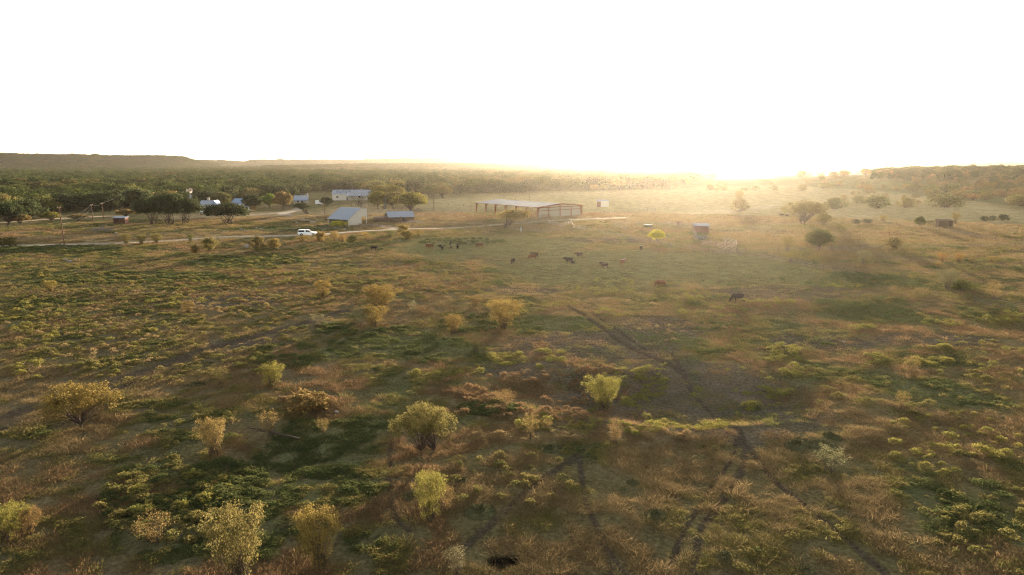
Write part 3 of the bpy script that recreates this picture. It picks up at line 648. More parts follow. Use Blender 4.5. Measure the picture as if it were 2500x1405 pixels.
# prickly pears
def pear_mesh(seed, n):
    r = np.random.default_rng(seed); mb = MB().ball((0, 0, 0.0), (0.95, 0.95, 0.2), 14, 6)
    for i in range(n):
        aa, qq_ = r.uniform(0, 6.28), 0.85*r.random()**0.6; x, y = qq_*math.cos(aa), qq_*math.sin(aa); z = 0.0
        for k in range(1+int(3.2*math.exp(-1.6*(x*x+y*y)/0.3)*r.uniform(0.6, 1.2))):
            rot = Euler((r.uniform(-0.5, 0.5), r.uniform(-0.5, 0.5), r.uniform(0, 3.14))).to_matrix()
            s = r.uniform(0.07, 0.115); mb.ball((x, y, z+s), (s*0.9, s*0.4, s*1.1), 7, 4, rot)
            x += r.uniform(-0.1, 0.1); y += r.uniform(-0.1, 0.1); z += s*1.3
    me = mb.mesh('prickly_pear', M['pear'], True); n_ = len(me.vertices)
    a = me.attributes.new('tint', 'FLOAT_COLOR', 'POINT'); tn = r.uniform(0.7, 1.3, n_)
    a.data.foreach_set('color', np.c_[tn, tn, tn, np.ones(n_)].astype(np.float32).ravel()); return me
PEAR = [pear_mesh(i, 120) for i in range(3)]
for i, (x, y, wpx, hpx, lab) in enumerate([
 (1945, 1086, 100, 30, 'left half of the wide dark prickly pear patch on the pond bank'),
 (2010, 1092, 90, 32, 'right half of the wide dark prickly pear patch on the pond bank'),
 (2032, 1068, 60, 20, 'smaller prickly pear clump just behind the wide patch'),
 (1342, 1098, 72, 30, 'dark prickly pear clump on the bank below thin pale mesquites'),
 (1602, 1258, 66, 40, 'dark prickly pear clump alone in the dry grass left of wheel ruts'),
 (1545, 1180, 40, 26, 'upper of two small touching prickly pear clumps'),
 (1522, 1198, 36, 24, 'lower of two small touching prickly pear clumps'),
 (1128, 1176, 54, 26, 'prickly pear clump upper right of the yellow-green upright mesquite'),
 (1000, 1214, 52, 46, 'prickly pear clump against the left side of the yellow-green upright mesquite'),
 (1172, 1250, 92, 52, 'wide prickly pear clump right of the yellow-green upright mesquite'),
 (700, 1290, 70, 40, 'grey prickly pear beside the two-lobed golden mesquite'),
 (1770, 1360, 70, 32, 'prickly pear clump between the two wheel ruts near the bottom'),
 (1965, 1392, 60, 34, 'prickly pear clump at the bottom edge right of the ruts'),
 (510, 888, 26, 14, 'small prickly pear on the mound beside the diagonal track'),
 (480, 940, 56, 16, 'flat prickly pear patch left of the thin grey-green bush'),
 (870, 870, 50, 12, 'low prickly pear under the paired golden mesquites'),
 ]):
    p = P(x, y); o = link('prickly_pear', PEAR[i % 3], label=lab, cat='cactus'); o.location = p
    k = msize(p, wpx)/2.1; o.scale = (k, k*min(1.0, 2.2*hpx/wpx), min(k, 1.3)*0.8); o.rotation_euler = (0, 0, random.uniform(0, 6))

# ------------------------------------------------------------------ scattered ground cover (stuff)
def proto_obj(name, me): return bpy.data.objects.new(name, me)     # only a source shape, never linked to the scene
def tuft(name, n, h, sp, wd, mat, seed, lean=0.7):
    r = np.random.default_rng(seed); a = r.uniform(0, 6.283, n); b = np.c_[np.cos(a), np.sin(a)]*(r.random((n, 1))**0.6)*sp
    hh = h*r.uniform(0.5, 1.1, n); tip = b*(1+r.uniform(0.2, 1.0, (n, 1))*lean)+r.normal(0, sp*0.25, (n, 2))
    t = r.uniform(0, 6.283, n); s = np.c_[np.cos(t), np.sin(t)]*wd
    V = np.stack([np.c_[b-s, np.full(n, -0.03)], np.c_[b+s, np.full(n, -0.03)], np.c_[tip+s*0.25, hh], np.c_[tip-s*0.25, hh*0.97]], 1).reshape(-1, 3)
    tn = np.repeat(r.uniform(0.6, 1.4, n), 4)
    return proto_obj(name, mesh_np(name, V, np.arange(4*n).reshape(-1, 4), [mat], {'tint': np.c_[tn, tn, tn]}))
def dome(name, ncl, per, rad, h, size, mat, seed):
    r = np.random.default_rng(seed); a = r.uniform(0, 6.283, ncl); q = np.sqrt(r.random(ncl))
    c = np.c_[np.cos(a)*q*rad, np.sin(a)*q*rad, h*(0.35+0.6*np.sqrt(1-q**2*0.9)*r.uniform(0.6, 1, ncl))]
    V, Q, tn = leaf_cloud(c, per, rad*0.3, size, 0.0, r, bottom=0.0)
    return proto_obj(name, mesh_np(name, V, Q, [mat], {'tint': np.c_[tn, tn, tn]}))
def scatter(name, pts, scale, idx, protos, label, cat, kind='stuff', zs=None, tilt=True):
    n = len(pts); me = bpy.data.meshes.new(name); me.vertices.add(n); me.vertices.foreach_set('co', np.asarray(pts, np.float32).ravel())
    for nm, ty, dat in (('s', 'FLOAT', scale), ('zs', 'FLOAT', zs if zs is not None else scale*rng.uniform(0.8, 1.2, n)), ('rz', 'FLOAT', rng.uniform(0, 6.28, n))):
        a = me.attributes.new(nm, ty, 'POINT'); a.data.foreach_set('value', np.asarray(dat, np.float32))
    a = me.attributes.new('idx', 'INT', 'POINT'); a.data.foreach_set('value', np.asarray(idx, np.int32))
    o = link(name, me, label=label, cat=cat, kind=kind)
    g = bpy.data.node_groups.new(name+'_scatter', 'GeometryNodeTree')
    g.interface.new_socket('Geometry', in_out='INPUT', socket_type='NodeSocketGeometry'); g.interface.new_socket('Geometry', in_out='OUTPUT', socket_type='NodeSocketGeometry')
    N, L = g.nodes, g.links; gi = N.new('NodeGroupInput'); go = N.new('NodeGroupOutput'); jn = N.new('GeometryNodeJoinGeometry')
    def na(nm, ty):
        k = N.new('GeometryNodeInputNamedAttribute'); k.data_type = ty; k.inputs['Name'].default_value = nm; return k.outputs[0]
    s_, z_, r_, i_ = na('s', 'FLOAT'), na('zs', 'FLOAT'), na('rz', 'FLOAT'), na('idx', 'INT')
    sc = N.new('ShaderNodeCombineXYZ'); L.new(s_, sc.inputs[0]); L.new(s_, sc.inputs[1]); L.new(z_, sc.inputs[2])
    ro = N.new('ShaderNodeCombineXYZ'); L.new(r_, ro.inputs[2])
    for k, po in enumerate(protos):
        oi = N.new('GeometryNodeObjectInfo'); oi.inputs['Object'].default_value = po; oi.inputs['As Instance'].default_value = True
        cp = N.new('FunctionNodeCompare'); cp.data_type = 'INT'; cp.operation = 'EQUAL'; cp.inputs[3].default_value = k; L.new(i_, cp.inputs[2])
        ip = N.new('GeometryNodeInstanceOnPoints'); L.new(gi.outputs[0], ip.inputs['Points']); L.new(cp.outputs[0], ip.inputs['Selection'])
        L.new(oi.outputs['Geometry'], ip.inputs['Instance']); L.new(sc.outputs[0], ip.inputs['Scale']); L.new(ro.outputs[0], ip.inputs['Rotation'])
        L.new(ip.outputs[0], jn.inputs[0])
    L.new(jn.outputs[0], go.inputs[0])
    md = o.modifiers.new('scatter', 'NODES'); md.node_group = g
    return o
def sample(n, d0, d1, pw, bmax=43):
    """n points, density ~ d^-pw per square metre"""
    u = rng.random(n); e = 2-pw
    d = (d0**e+u*(d1**e-d0**e))**(1/e); b = R(1)*rng.uniform(-bmax, bmax, n)
    return d*np.sin(b), d*np.cos(b), d
def zat(x, y):
    z = H(x, y); m = np.hypot(x, y) < 260; ru, di = rut(x[m], y[m]); z[m] -= ru
    dirt = np.zeros(len(x)); dirt[m] = di; return z, dirt
def masks(lst, x, y):
    m = np.zeros(len(x))
    for e in lst: m = np.maximum(m, ell(*e, x, y))
    return m
# grass tufts
TU = [tuft('straw_tuft', 34, 0.19, 0.30, 0.012, M['straw'], 1, 1.3), tuft('straw_tuft', 26, 0.17, 0.36, 0.012, M['straw'], 2, 1.3),
      tuft('olive_tuft', 34, 0.16, 0.30, 0.012, M['olive'], 3, 1.0), tuft('rust_tuft', 30, 0.19, 0.30, 0.012, M['rust'], 4, 1.2),
      dome('green_forb', 12, 12, 0.24, 0.16, 0.028, M['green'], 5), dome('olive_forb', 14, 10, 0.26, 0.18, 0.026, M['olive'], 6)]
x, y, d = sample(380000, 27, 330, 1.6); z, di = zat(x, y)
mD, mG, mS = masks(DIRT, x, y), masks(GREEN, x, y)-0.45*masks(DRY, x, y), masks(STRAW, x, y)
n1 = fbm(x, y, 14, 20, 5); n4 = fbm(x, y, 5, 23, 4); n5 = fbm(x, y, 3.5, 31, 3); n6 = fbm(x, y, 1.5, 33, 2)
road = seg_dist(x, y, smooth_poly(fl([(-300, 602), (0, 599), (300, 593), (480, 583), (740, 577), (850, 568), (1060, 557.5), (1310, 543.5), (1520, 534.5)]), 2))
past = masks([(1200, 600, 220, 30), (1450, 645, 260, 45), (1750, 650, 240, 40)], x, y)
keep = (rng.random(len(x)) > di*3) & (rng.random(len(x)) > mD*0.72) & (road > 3.5) & (n5 > 0.30+0.10*rng.random(len(x))) & (n6 > 0.36+0.16*rng.random(len(x))) & (rng.random(len(x)) > past*0.45)
x, y, z, d, mG, mS, n1, n4, past = [a[keep] for a in (x, y, z, d, mG, mS, n1, n4, past)]
u = rng.random(len(x)); g = n4+0.35*mG-0.2*mS+rng.normal(0, 0.06, len(x))
n3 = fbm(x, y, 30, 22, 3)
idx = np.where(g > 0.70, 4, np.where(g > 0.62, 5, np.where(g > 0.50, 2, np.where((n3+rng.normal(0, .05, len(x))) > 0.56, 3, (u > 0.5).astype(int)))))
idx = np.where(past > 0.4, np.where(u > 0.45, 1, 2), idx)
s = (0.62+0.0050*d)*np.clip(rng.lognormal(-0.05, 0.38, len(x)), 0.35, 2.1)*(1-0.45*past)
scatter('grass', np.c_[x, y, z], s, idx, TU, 'dry straw and olive grass with low green forbs over the pasture', 'grass', zs=s*(1-0.4*past)*rng.uniform(0.7, 1.1, len(x)))
# broomweed clumps
LIMES = [(1245, 878, 48, 17, 60), (1340, 888, 42, 13, 50), (1345, 858, 40, 7, 24), (1500, 768, 50, 10, 20), (1590, 915, 48, 24, 50), (1550, 950, 36, 18, 24), (1905, 862, 60, 22, 70), (1930, 905, 34, 14, 34),
 (1880, 935, 30, 8, 14), (1830, 963, 50, 12, 40), (1900, 945, 34, 7, 20), (1845, 1005, 32, 14, 16), (1690, 1018, 36, 12, 20), (1600, 1022, 34, 10, 16), (1750, 1035, 26, 20, 22), (1860, 1030, 24, 14, 10),
 (1520, 1056, 130, 18, 34), (1320, 1040, 140, 18, 44), (1650, 1054, 90, 16, 20), (1240, 760, 60, 18, 30), (1690, 750, 48, 20, 40), (1870, 745, 70, 10, 40), (1780, 765, 40, 22, 30), (2100, 800, 34, 7, 26),
 (2310, 790, 60, 9, 40), (2440, 780, 80, 16, 70), (2110, 845, 26, 6, 14), (2330, 850, 60, 7, 30), (2270, 882, 60, 9, 40), (2130, 876, 34, 9, 20), (1030, 915, 40, 7, 20), (1350, 745, 60, 8, 30),
 (1470, 700, 90, 22, 80), (600, 640, 110, 14, 90), (430, 745, 80, 18, 70), (90, 760, 130, 60, 120), (250, 820, 200, 40, 90), (600, 720, 260, 40, 120), (150, 900, 160, 30, 50), (700, 680, 200, 20, 80), (500, 1230, 150, 70, 50),
 (340, 1220, 90, 40, 40), (1530, 910, 60, 12, 30), (2330, 1080, 160, 80, 90), (2040, 705, 70, 6, 20), (860, 700, 120, 14, 40), (1130, 905, 60, 12, 12), (1700, 960, 220, 80, 60), (70, 660, 140, 30, 60), (2400, 900, 120, 60, 30), (1650, 720, 90, 16, 40)]
LM = [dome('broomweed', 26, 14, 0.36, 0.50, 0.038, M['lime'], 60+i) for i in range(3)]
X, Y = [], []
for cx, cy, rx, ry, n in LIMES:
    n = int(n*1.5); a = rng.uniform(0, 6.283, n*3); q = np.sqrt(rng.random(n*3)); qx, qy = flat(cx+rx*q*np.cos(a), cy+ry*q*np.sin(a))
    m = fbm(qx, qy, 3.0, 55, 3) > 0.5; X.append(qx[m][:n]); Y.append(qy[m][:n])
x, y = np.concatenate(X), np.concatenate(Y); z, di = zat(x, y); d = np.hypot(x, y)
scatter('broomweed', np.c_[x, y, z-0.02], (0.80+0.0015*d)*np.clip(rng.lognormal(-0.40, 0.45, len(x)), 0.3, 1.8), rng.integers(0, 3, len(x)), LM, 'yellow-green rounded broomweed clumps spread over pasture and dry pond', 'weeds')
# taller brush: dark forbs and rusty weeds
FB = [dome('dark_forb', 30, 16, 0.45, 0.30, 0.042, M['green'], 70), dome('dark_forb', 34, 14, 0.6, 0.24, 0.042, M['green'], 71),
      dome('rusty_weed', 24, 10, 0.36, 0.55, 0.045, M['rust'], 72), dome('olive_weed', 24, 10, 0.42, 0.5, 0.05, M['olive'], 73), dome('straw_weed', 24, 9, 0.34, 0.5, 0.04, M['straw'], 74)]
SP_ = [(0, 860, 805, 130, 16, 120), (0, 1130, 592, 110, 9, 160), (0, 150, 612, 180, 12, 200), (1, 100, 655, 150, 12, 120), (1, 330, 640, 80, 14, 70), (0, 560, 1170, 90, 55, 130), (1, 710, 1076, 60, 12, 60), (1, 800, 1145, 60, 12, 60),
 (0, 1205, 1002, 80, 16, 90), (0, 400, 1240, 150, 80, 110), (3, 420, 1240, 180, 90, 110), (1, 540, 1350, 150, 50, 90), (0, 1150, 785, 80, 24, 80), (1, 700, 870, 100, 30, 100), (0, 600, 632, 140, 14, 160), (1, 520, 690, 160, 20, 120), (0, 1060, 870, 140, 20, 60),
 (1, 2100, 745, 120, 22, 90), (0, 2130, 685, 60, 5, 60), (0, 800, 612, 160, 10, 120), (1, 2400, 760, 100, 14, 50), (0, 250, 745, 220, 25, 150), (1, 2380, 1230, 160, 130, 40), (3, 2380, 1230, 160, 130, 60),
 (2, 1350, 935, 190, 30, 170), (2, 1480, 910, 100, 20, 80), (2, 1150, 950, 90, 30, 80), (2, 1230, 1000, 160, 30, 60), (2, 750, 985, 70, 22, 60), (2, 1400, 1010, 90, 30, 70), (3, 400, 830, 360, 110, 420), (4, 350, 790, 340, 110, 260), (3, 800, 660, 260, 36, 220), (2, 700, 720, 280, 60, 220),
 (4, 1500, 1072, 380, 16, 60), (3, 250, 690, 260, 40, 260), (4, 1640, 780, 160, 60, 30), (2, 1700, 800, 160, 50, 40), (3, 2200, 960, 260, 90, 60), (3, 1000, 700, 220, 26, 120), (2, 900, 770, 160, 40, 60), (3, 2300, 740, 220, 40, 90), (3, 1250, 1180, 250, 60, 40), (0, 1850, 700, 250, 20, 50)]
X, Y, I = [], [], []
for k, cx, cy, rx, ry, n in SP_:
    n = int(n*1.6); a = rng.uniform(0, 6.283, n); q = np.sqrt(rng.random(n)); qx, qy = flat(cx+rx*q*np.cos(a), cy+ry*q*np.sin(a))
    m = fbm(qx, qy, 4.0, 57+k, 3) > 0.44; X.append(qx[m]); Y.append(qy[m]); I.append(np.full(m.sum(), k))
x, y, I = np.concatenate(X), np.concatenate(Y), np.concatenate(I); z, di = zat(x, y); d = np.hypot(x, y); m = di < 0.5
x, y, z, d, I = x[m], y[m], z[m], d[m], I[m]
scatter('brushy_weeds', np.c_[x, y, z-0.02], (0.85+0.002*d)*rng.uniform(0.4, 1.3, len(x)), I, FB, 'mixed dark green and rusty knee-high weeds in patches', 'weeds')

# ------------------------------------------------------------------ woodland
EDGE = [(-350, 548), (-100, 546), (0, 541), (60, 540), (100, 527), (150, 524), (205, 522), (260, 518), (330, 508), (400, 503), (470, 507), (520, 497), (600, 489), (700, 482), (760, 477), (840, 467), (900, 470), (960, 476), (1040, 479), (1110, 477), (1200, 474), (1300, 472.5), (1420, 470), (1560, 463), (1650, 460), (1690, 447), (1760, 436)]
eb, ed = [], []
for a, b in EDGE:
    p = P(a, b); eb.append(math.atan2(p.x, p.y)); ed.append(math.hypot(p.x, p.y))
eb, ed = np.array(eb), np.array(ed)
def in_wood(x, y):
    b = np.arctan2(x, y); d = np.hypot(x, y); D = np.interp(b, eb, ed)+(fbm(x, y, 25, 81, 2)-0.5)*22
    ok = (d > D) & (b < eb[-1])
    return ok & (masks(PALE, x, y) < 0.4), d-D
nn = 95000; bmin, bmax_ = R(-47), eb[-1]
e = 2-0.9; u = rng.random(nn); d = (260**e+u*(3300**e-260**e))**(1/e); b = rng.uniform(bmin, bmax_, nn)
x, y = d*np.sin(b), d*np.cos(b); ok, over = in_wood(x, y)
ok &= (fbm(x, y, 60, 83, 3) > 0.33)
x, y, d, over = x[ok], y[ok], d[ok], over[ok]
# thin to one tree per cell
cell = np.where(d < 700, 7.0, np.where(d < 1400, 8.5, 12.0)); key = (np.floor(x/cell)*100003+np.floor(y/cell)).astype(np.int64)*7+cell.astype(np.int64)
_, uq = np.unique(key, return_index=True); x, y, d, over = x[uq], y[uq], d[uq], over[uq]
z = H(x, y)
sc = np.clip(rng.lognormal(0.0, 0.25, len(x)), 0.55, 1.6)*np.where(d < 700, 1.18, np.where(d < 1400, 1.35, 1.7))
order = np.argsort(over); inner = np.zeros(len(x), bool)
vis = np.abs(np.arctan2(x, y)) < R(37.5)
cand = [i for i in order if vis[i] and d[i] < 700][:230]
inner[:] = True; inner[cand] = False
WL = []
for i, seed in enumerate((0, 1, 2, 3)): WL.append(proto_obj('wood_crown', PR['wood%d' % i][1].copy()))
for o in WL[:]: o.data.materials[0] = M['wood']
WB = proto_obj('wood_crown_b', PR['wood1'][1].copy()); WB.data.materials[0] = M['woodb']; WL.append(WB)
xi, yi, zi, si = x[inner], y[inner], z[inner], sc[inner]
# trees clothing the mesas and the rise on the right
ms = np.array(MESA_PTS)
xs_ = np.concatenate([xi, ms[:, 0]]); ys_ = np.concatenate([yi, ms[:, 1]]); zs_ = np.concatenate([zi, ms[:, 2]-1.5]); ss_ = np.concatenate([si, rng.uniform(1.0, 1.7, len(ms))])
na_ = fbm(xs_, ys_, 70, 91, 3)
idx = np.where((na_+rng.normal(0, 0.09, len(xs_))) > 0.72, 4, rng.integers(0, 4, len(xs_)))
scatter('woodland', np.c_[xs_, ys_, zs_-0.2], ss_, idx, WL, 'dense dark green oak and juniper wood stretching to the far hills', 'woodland', zs=ss_*rng.uniform(0.7, 1.1, len(xs_))*np.where(np.hypot(xs_, ys_) > 1400, 0.65, 0.85))
for i in cand:
    a = float(fbm(np.array([x[i]]), np.array([y[i]]), 30, 95, 2)[0]); c = DARK if a < 0.52 else (MID if a < 0.62 else (BROWN if rng.random() < 0.25 else OLIVE))
    k = sc[i]*rng.uniform(0.85, 1.1); bx = x[i]/y[i]
    lab, gr = ('tree on the near edge of the dark wood behind the farmhouses', 'trees along the wood edge behind the farm') if bx < -0.12 else ('tree on the wood edge beyond the golden hayfield', 'trees along the wood edge beyond the hayfield')
    put_tree('wood%d' % rng.integers(0, 4), (x[i], y[i], z[i]-0.1), 8*k, 6.2*k, c, lab, 'tree', gr)
# brush on the rise at right and bushes on the far pasture
def group_bushes(n, xr, yr, hm, wr, cols, label, group, name, kinds=('bush0', 'bush1', 'bush2', 'wood0', 'wood2')):
    got = []
    for t in range(n*20):
        px, py = rng.uniform(*xr), rng.uniform(*yr)
        p = P(px, py)
        if math.hypot(p.x, p.y) > 2500 or any((p.xy-q_.xy).length < hm*0.8 for q_ in got): continue
        got.append(p); s = rng.uniform(0.6, 1.25)
        put_tree(kinds[rng.integers(len(kinds))], p+Vector((0, 0, -0.1)), hm*wr*s, hm*s, cols[rng.integers(len(cols))], label, 'bush', group, name)
        if len(got) >= n: break
group_bushes(110, (2225, 2500), (432, 492), 4.4, 1.7, [MID, OLIVE, GOLD, MID, BROWN], 'round shrub among the dense brush on the right-hand rise', 'shrubs on the brushy rise', 'hillside_shrub')
group_bushes(60, (2200, 2500), (401, 432), 6.2, 1.6, [DARK, DARK, MID], 'dark tree of the belt crowning the right-hand rise', 'trees crowning the rise', 'ridge_tree')
group_bushes(60, (1900, 2240), (408, 436), 6.0, 1.6, [MID, OLIVE, BROWN], 'hazy distant tree on the pale meadows right of the sun', 'hazy trees right of the sun', 'meadow_tree')
group_bushes(34, (1700, 2250), (437, 468), 3.6, 1.7, [OLIVE, MID, GOLD], 'hazy shrub dotted on the glowing pasture below the sun', 'shrubs on the glowing pasture', 'pasture_shrub')
group_bushes(12, (2060, 2240), (470, 500), 2.2, 1.5, [OLIVE, GOLD], 'small olive scrub in front of the brushy rise', 'small scrub before the rise', 'low_shrub')
# wooded belt on the ridge, seen as one mass
hx, hy = 840*math.sin(HILLB), 840*math.cos(HILLB)
x = rng.normal(hx+120, 260, 5200); y = rng.normal(hy+60, 110, 5200); z = H(x, y); b = np.arctan2(x, y)
m = (z > 8.5) & (fbm(x, y, 30, 88, 2) > 0.35) & (b > R(27.5)); key = np.floor(x[m]/5)*100003+np.floor(y[m]/5); _, uq = np.unique(key, return_index=True)
x, y, z = x[m][uq], y[m][uq], z[m][uq]
scatter('ridge_brush', np.c_[x, y, z-0.2], rng.uniform(0.65, 1.1, len(x)), rng.integers(0, 4, len(x)), WL, 'thick dark brush covering the top of the right-hand rise', 'brush')

# ------------------------------------------------------------------ buildings
def along(a, b):
    v = b-a; return math.atan2(v.y, v.x), v.length
# 1 long open barn
A = P(1311, 534); B_ = P(1161, 525); rz = R(128.5)
Ln = 45.5; barn = empty('open_barn', A, rz, 'long open-sided barn with grey metal roof and rust-red steel frames', 'barn')
Wd = 27.0; He, Hr = 4.75, 6.0      # local x along the long side, local -y across (away from camera, to the right)
sg = -1.0
mb = MB()
mb.slab([(-0.6, 0.5, He+0.1), (Ln+0.6, 0.5, He+0.1), (Ln+0.6, sg*Wd/2, Hr+0.1), (-0.6, sg*Wd/2, Hr+0.1)], -0.08)
mb.slab([(-0.6, sg*Wd/2, Hr+0.1), (Ln+0.6, sg*Wd/2, Hr+0.1), (Ln+0.6, sg*Wd-0.5, He+0.1), (-0.6, sg*Wd-0.5, He+0.1)], -0.08)
mb.build('roof', M['barnroof'], barn)
mb = MB(); mb.tube([(-0.62, 0.5, He+0.02), (-0.62, sg*Wd/2, Hr+0.02), (-0.62, sg*Wd-0.5, He+0.02)], 0.16, 4); mb.tube([(-0.6, 0.52, He), (Ln+0.6, 0.52, He)], 0.12, 4)
mb.build('roof_trim', M['ruststeel'], barn)
nb = 7
for i in range(nb):
    xx = i*Ln/(nb-1); mb = MB()
    mb.prism([(0.0, -0.3), (0.0, He), (sg*3.2, He+0.42), (sg*3.2, He+0.12), (sg*0.95, He-0.75), (sg*0.45, -0.3)], xx-0.14, xx+0.14, 'x')
    mb.build('frame_post', M['ruststeel'], barn)
    mb = MB(); mb.prism([(sg*Wd, -0.3), (sg*Wd, He), (sg*(Wd-3.2), He+0.42), (sg*(Wd-3.2), He+0.12), (sg*(Wd-.95), He-0.75), (sg*(Wd-0.45), -0.3)], xx-0.14, xx+0.14, 'x')
    mb.build('frame_post', M['ruststeel'], barn)
    mb = MB(); mb.prism([(sg*3.2, He+0.12), (sg*3.2, He+0.44), (sg*Wd/2, Hr-0.02), (sg*(Wd-3.2), He+0.44), (sg*(Wd-3.2), He+0.12), (sg*Wd/2, Hr-0.5)], xx-0.1, xx+0.1, 'x')
    mb.build('rafter', M['ruststeel'], barn)
for i in (1, 2, 3):
    yy_ = sg*Wd*i/4; ht = Hr-0.5 if i == 2 else He+0.4
    MB().box((-0.05, yy_, ht/2-0.2), (0.3, 0.3, ht), 0).build('gable_post', M['ruststeel'], barn)
mb = MB(); mb.box((-0.05, sg*Wd/2, 3.2), (0.16, Wd-0.5, 0.22)).box((-0.05, sg*Wd/2, He-0.2), (0.16, Wd-0.5, 0.3)); mb.build('girt', M['ruststeel'], barn)
mb = MB(); mb.prism([(sg*0.5, -0.3), (sg*0.5, He-0.1), (sg*Wd/2, Hr-0.6), (sg*(Wd-0.5), He-0.1), (sg*(Wd-0.5), -0.3)], 0.2, 0.28, 'x'); mb.build('end_wall', M['beige_y'], barn)
MB().box((Ln*0.25+0.3, sg*(Wd-0.1), He/2-0.1), (Ln*0.5, 0.08, He)).build('back_wall', M['beige'], barn)
mb = MB(); 
for k in range(5): mb.box((-0.9, sg*(Wd*0.16), 0.3+0.3*k), (0.08, 6.0, 0.1)); mb.box((Ln*0.2, 0.25, 0.3+0.3*k), (9.0, 0.08, 0.1))
mb.build('gate_panel', M['ruststeel'], barn)
# 2 saltbox shed
A = P(850, 552); f = Vector((-8.6, 5, 0)).normalized(); s_ = Vector((5.6, 10, 0)).normalized()
shed = empty('lean_to_shed', A, math.atan2(s_.y, s_.x), 'pale metal shed with long light-blue slanting roof and overhanging back', 'shed')
FW, pr = 10.2, [(0, -0.2), (0, 2.5), (7.2, 6.35), (11.2, 6.1), (11.2, 3.0), (7.8, 3.0), (7.8, -0.2)]
mb = MB(); mb.prism([(a, b) for a, b in pr], 0.0, 0.12); mb.build('end_wall', M['beige'], shed)
mb = MB(); mb.prism([(a, b) for a, b in pr], FW-0.12, FW); mb.build('far_wall', M['beige'], shed)
MB().box((7.8, FW/2, 3.0), (0.1, FW-0.3, 6)).build('back_wall', M['beige_y'], shed)
MB().box((11.15, FW/2, 4.5), (0.1, FW-0.3, 3.0)).build('hood_wall', M['beige_y'], shed)
mb = MB(); mb.slab([(-0.5, -0.35, 2.32), (7.3, -0.35, 6.5), (7.3, FW+0.35, 6.5), (-0.5, FW+0.35, 2.32)], -0.08); mb.build('roof', M['steel_x'], shed)
mb = MB(); mb.slab([(7.3, -0.3, 6.5), (11.4, -0.3, 6.2), (11.4, FW+0.3, 6.2), (7.3, FW+0.3, 6.5)], -0.08); mb.build('rear_roof', M['steel_x'], shed)
for yy_ in (0.3, FW-0.3): MB().tube([(11, yy_, -0.2), (11, yy_, 3.0)], 0.12, 6).build('post', M['white'], shed)
for yy_ in (FW*0.5, FW*0.95): MB().tube([(0.15, yy_, -0.2), (0.15, yy_, 2.5)], 0.1, 6).build('post', M['post'], shed)
p = P(826, 553); put_tree('bush1', p, 7.0, 2.2, YEL[:3]+(1,), 'yellow bush growing inside the open front of the metal shed', 'bush')
def gable_house(name, corner_px, rz, L_, W_, he, hr, wallm, roofm, label, cat, over=0.4, extra=None, windows=(), door=None, chimney=None):
    """local x along the ridge, y across; origin at the near corner"""
    p = P(*corner_px); h = empty(name, p, rz, label, cat)
    mb = MB(); mb.prism([(0, -0.5), (0, he), (W_/2, hr), (W_, he), (W_, -0.5)], 0, L_, 'x'); wl = mb.build('wall', wallm, h)
    mb = MB(); k = (hr-he)/(W_/2)
    mb.slab([(-over, -over, he-k*over+0.03), (L_+over, -over, he-k*over+0.03), (L_+over, W_/2, hr+0.05), (-over, W_/2, hr+0.05)], -0.1)
    mb.slab([(-over, W_/2, hr+0.05), (L_+over, W_/2, hr+0.05), (L_+over, W_+over, he-k*over+0.03), (-over, W_+over, he-k*over+0.03)], -0.1)
    rf = mb.build('roof', roofm, h)
    for x_, z_, w_, hh in windows:
        w = MB().box((x_, -0.03, z_), (w_, 0.08, hh)).build('window', M['glass'], h); MB().box((x_, -0.05, z_-hh/2-0.05), (w_+0.2, 0.14, 0.1)).build('sill', M['white'], w)
    if door: MB().box((door, -0.03, 1.0), (0.95, 0.08, 2.0)).build('door', M['dark'], h)
    if chimney: MB().box((chimney[0], chimney[1], hr/2+0.6), (1.0, 1.0, hr+1.6)).build('chimney', M['stone'], h)
    return h
# 3 weathered barn
b3 = gable_house('weathered_barn', (950, 542), R(20), 10.5, 9.0, 1.9, 3.8, M['plank'], M['steel_x'], 'low weathered brown plank barn with one shiny metal roof slope', 'barn', windows=[(3, 1.3, 1.0, 0.8)], door=6)
MB().prism([(0, 0), (0, 1.9), (-5.2, 1.5), (-5.2, 0)], 1.0, 8.0, 'y').build('side_shed', M['plank'], b3)
# 4 long white building
b4 = gable_house('long_white_building', (812, 490), R(8), 24, 13, 4.0, 6.4, M['beige'], M['steel_x'], 'long pale ranch building with metal roof and solar panels behind trees', 'building', windows=[(3, 2.2, 1.2, 1.0), (17, 2.2, 1.2, 1.0)], door=9)
MB().slab([(9, -5, 2.9), (22, -5, 2.9), (22, -0.15, 3.95), (9, -0.15, 3.95)], -0.1).build('porch_roof', M['steel_x'], b4)
for x_ in (9.3, 15, 21.7): MB().tube([(x_, -4.8, -0.3), (x_, -4.8, 2.9)], 0.1, 6).build('porch_post', M['white'], b4)
for x_ in (2, 6, 10): MB().slab([(x_, 1.2, 4.62), (x_+3.4, 1.2, 4.62), (x_+3.4, 5.2, 6.1), (x_, 5.2, 6.1)], -0.06).build('solar_panel', M['solar'], b4)
for x_ in (5, 12, 18): MB().tube([(x_, 6.5, 6.3), (x_, 6.5, 7.1)], [0.25, 0.3], 8).build('roof_vent', M['steel'], b4)
MB().box((-0.03, 6.5, 3.6), (0.1, 3.0, 0.9)).build('window', M['dark'], b4)
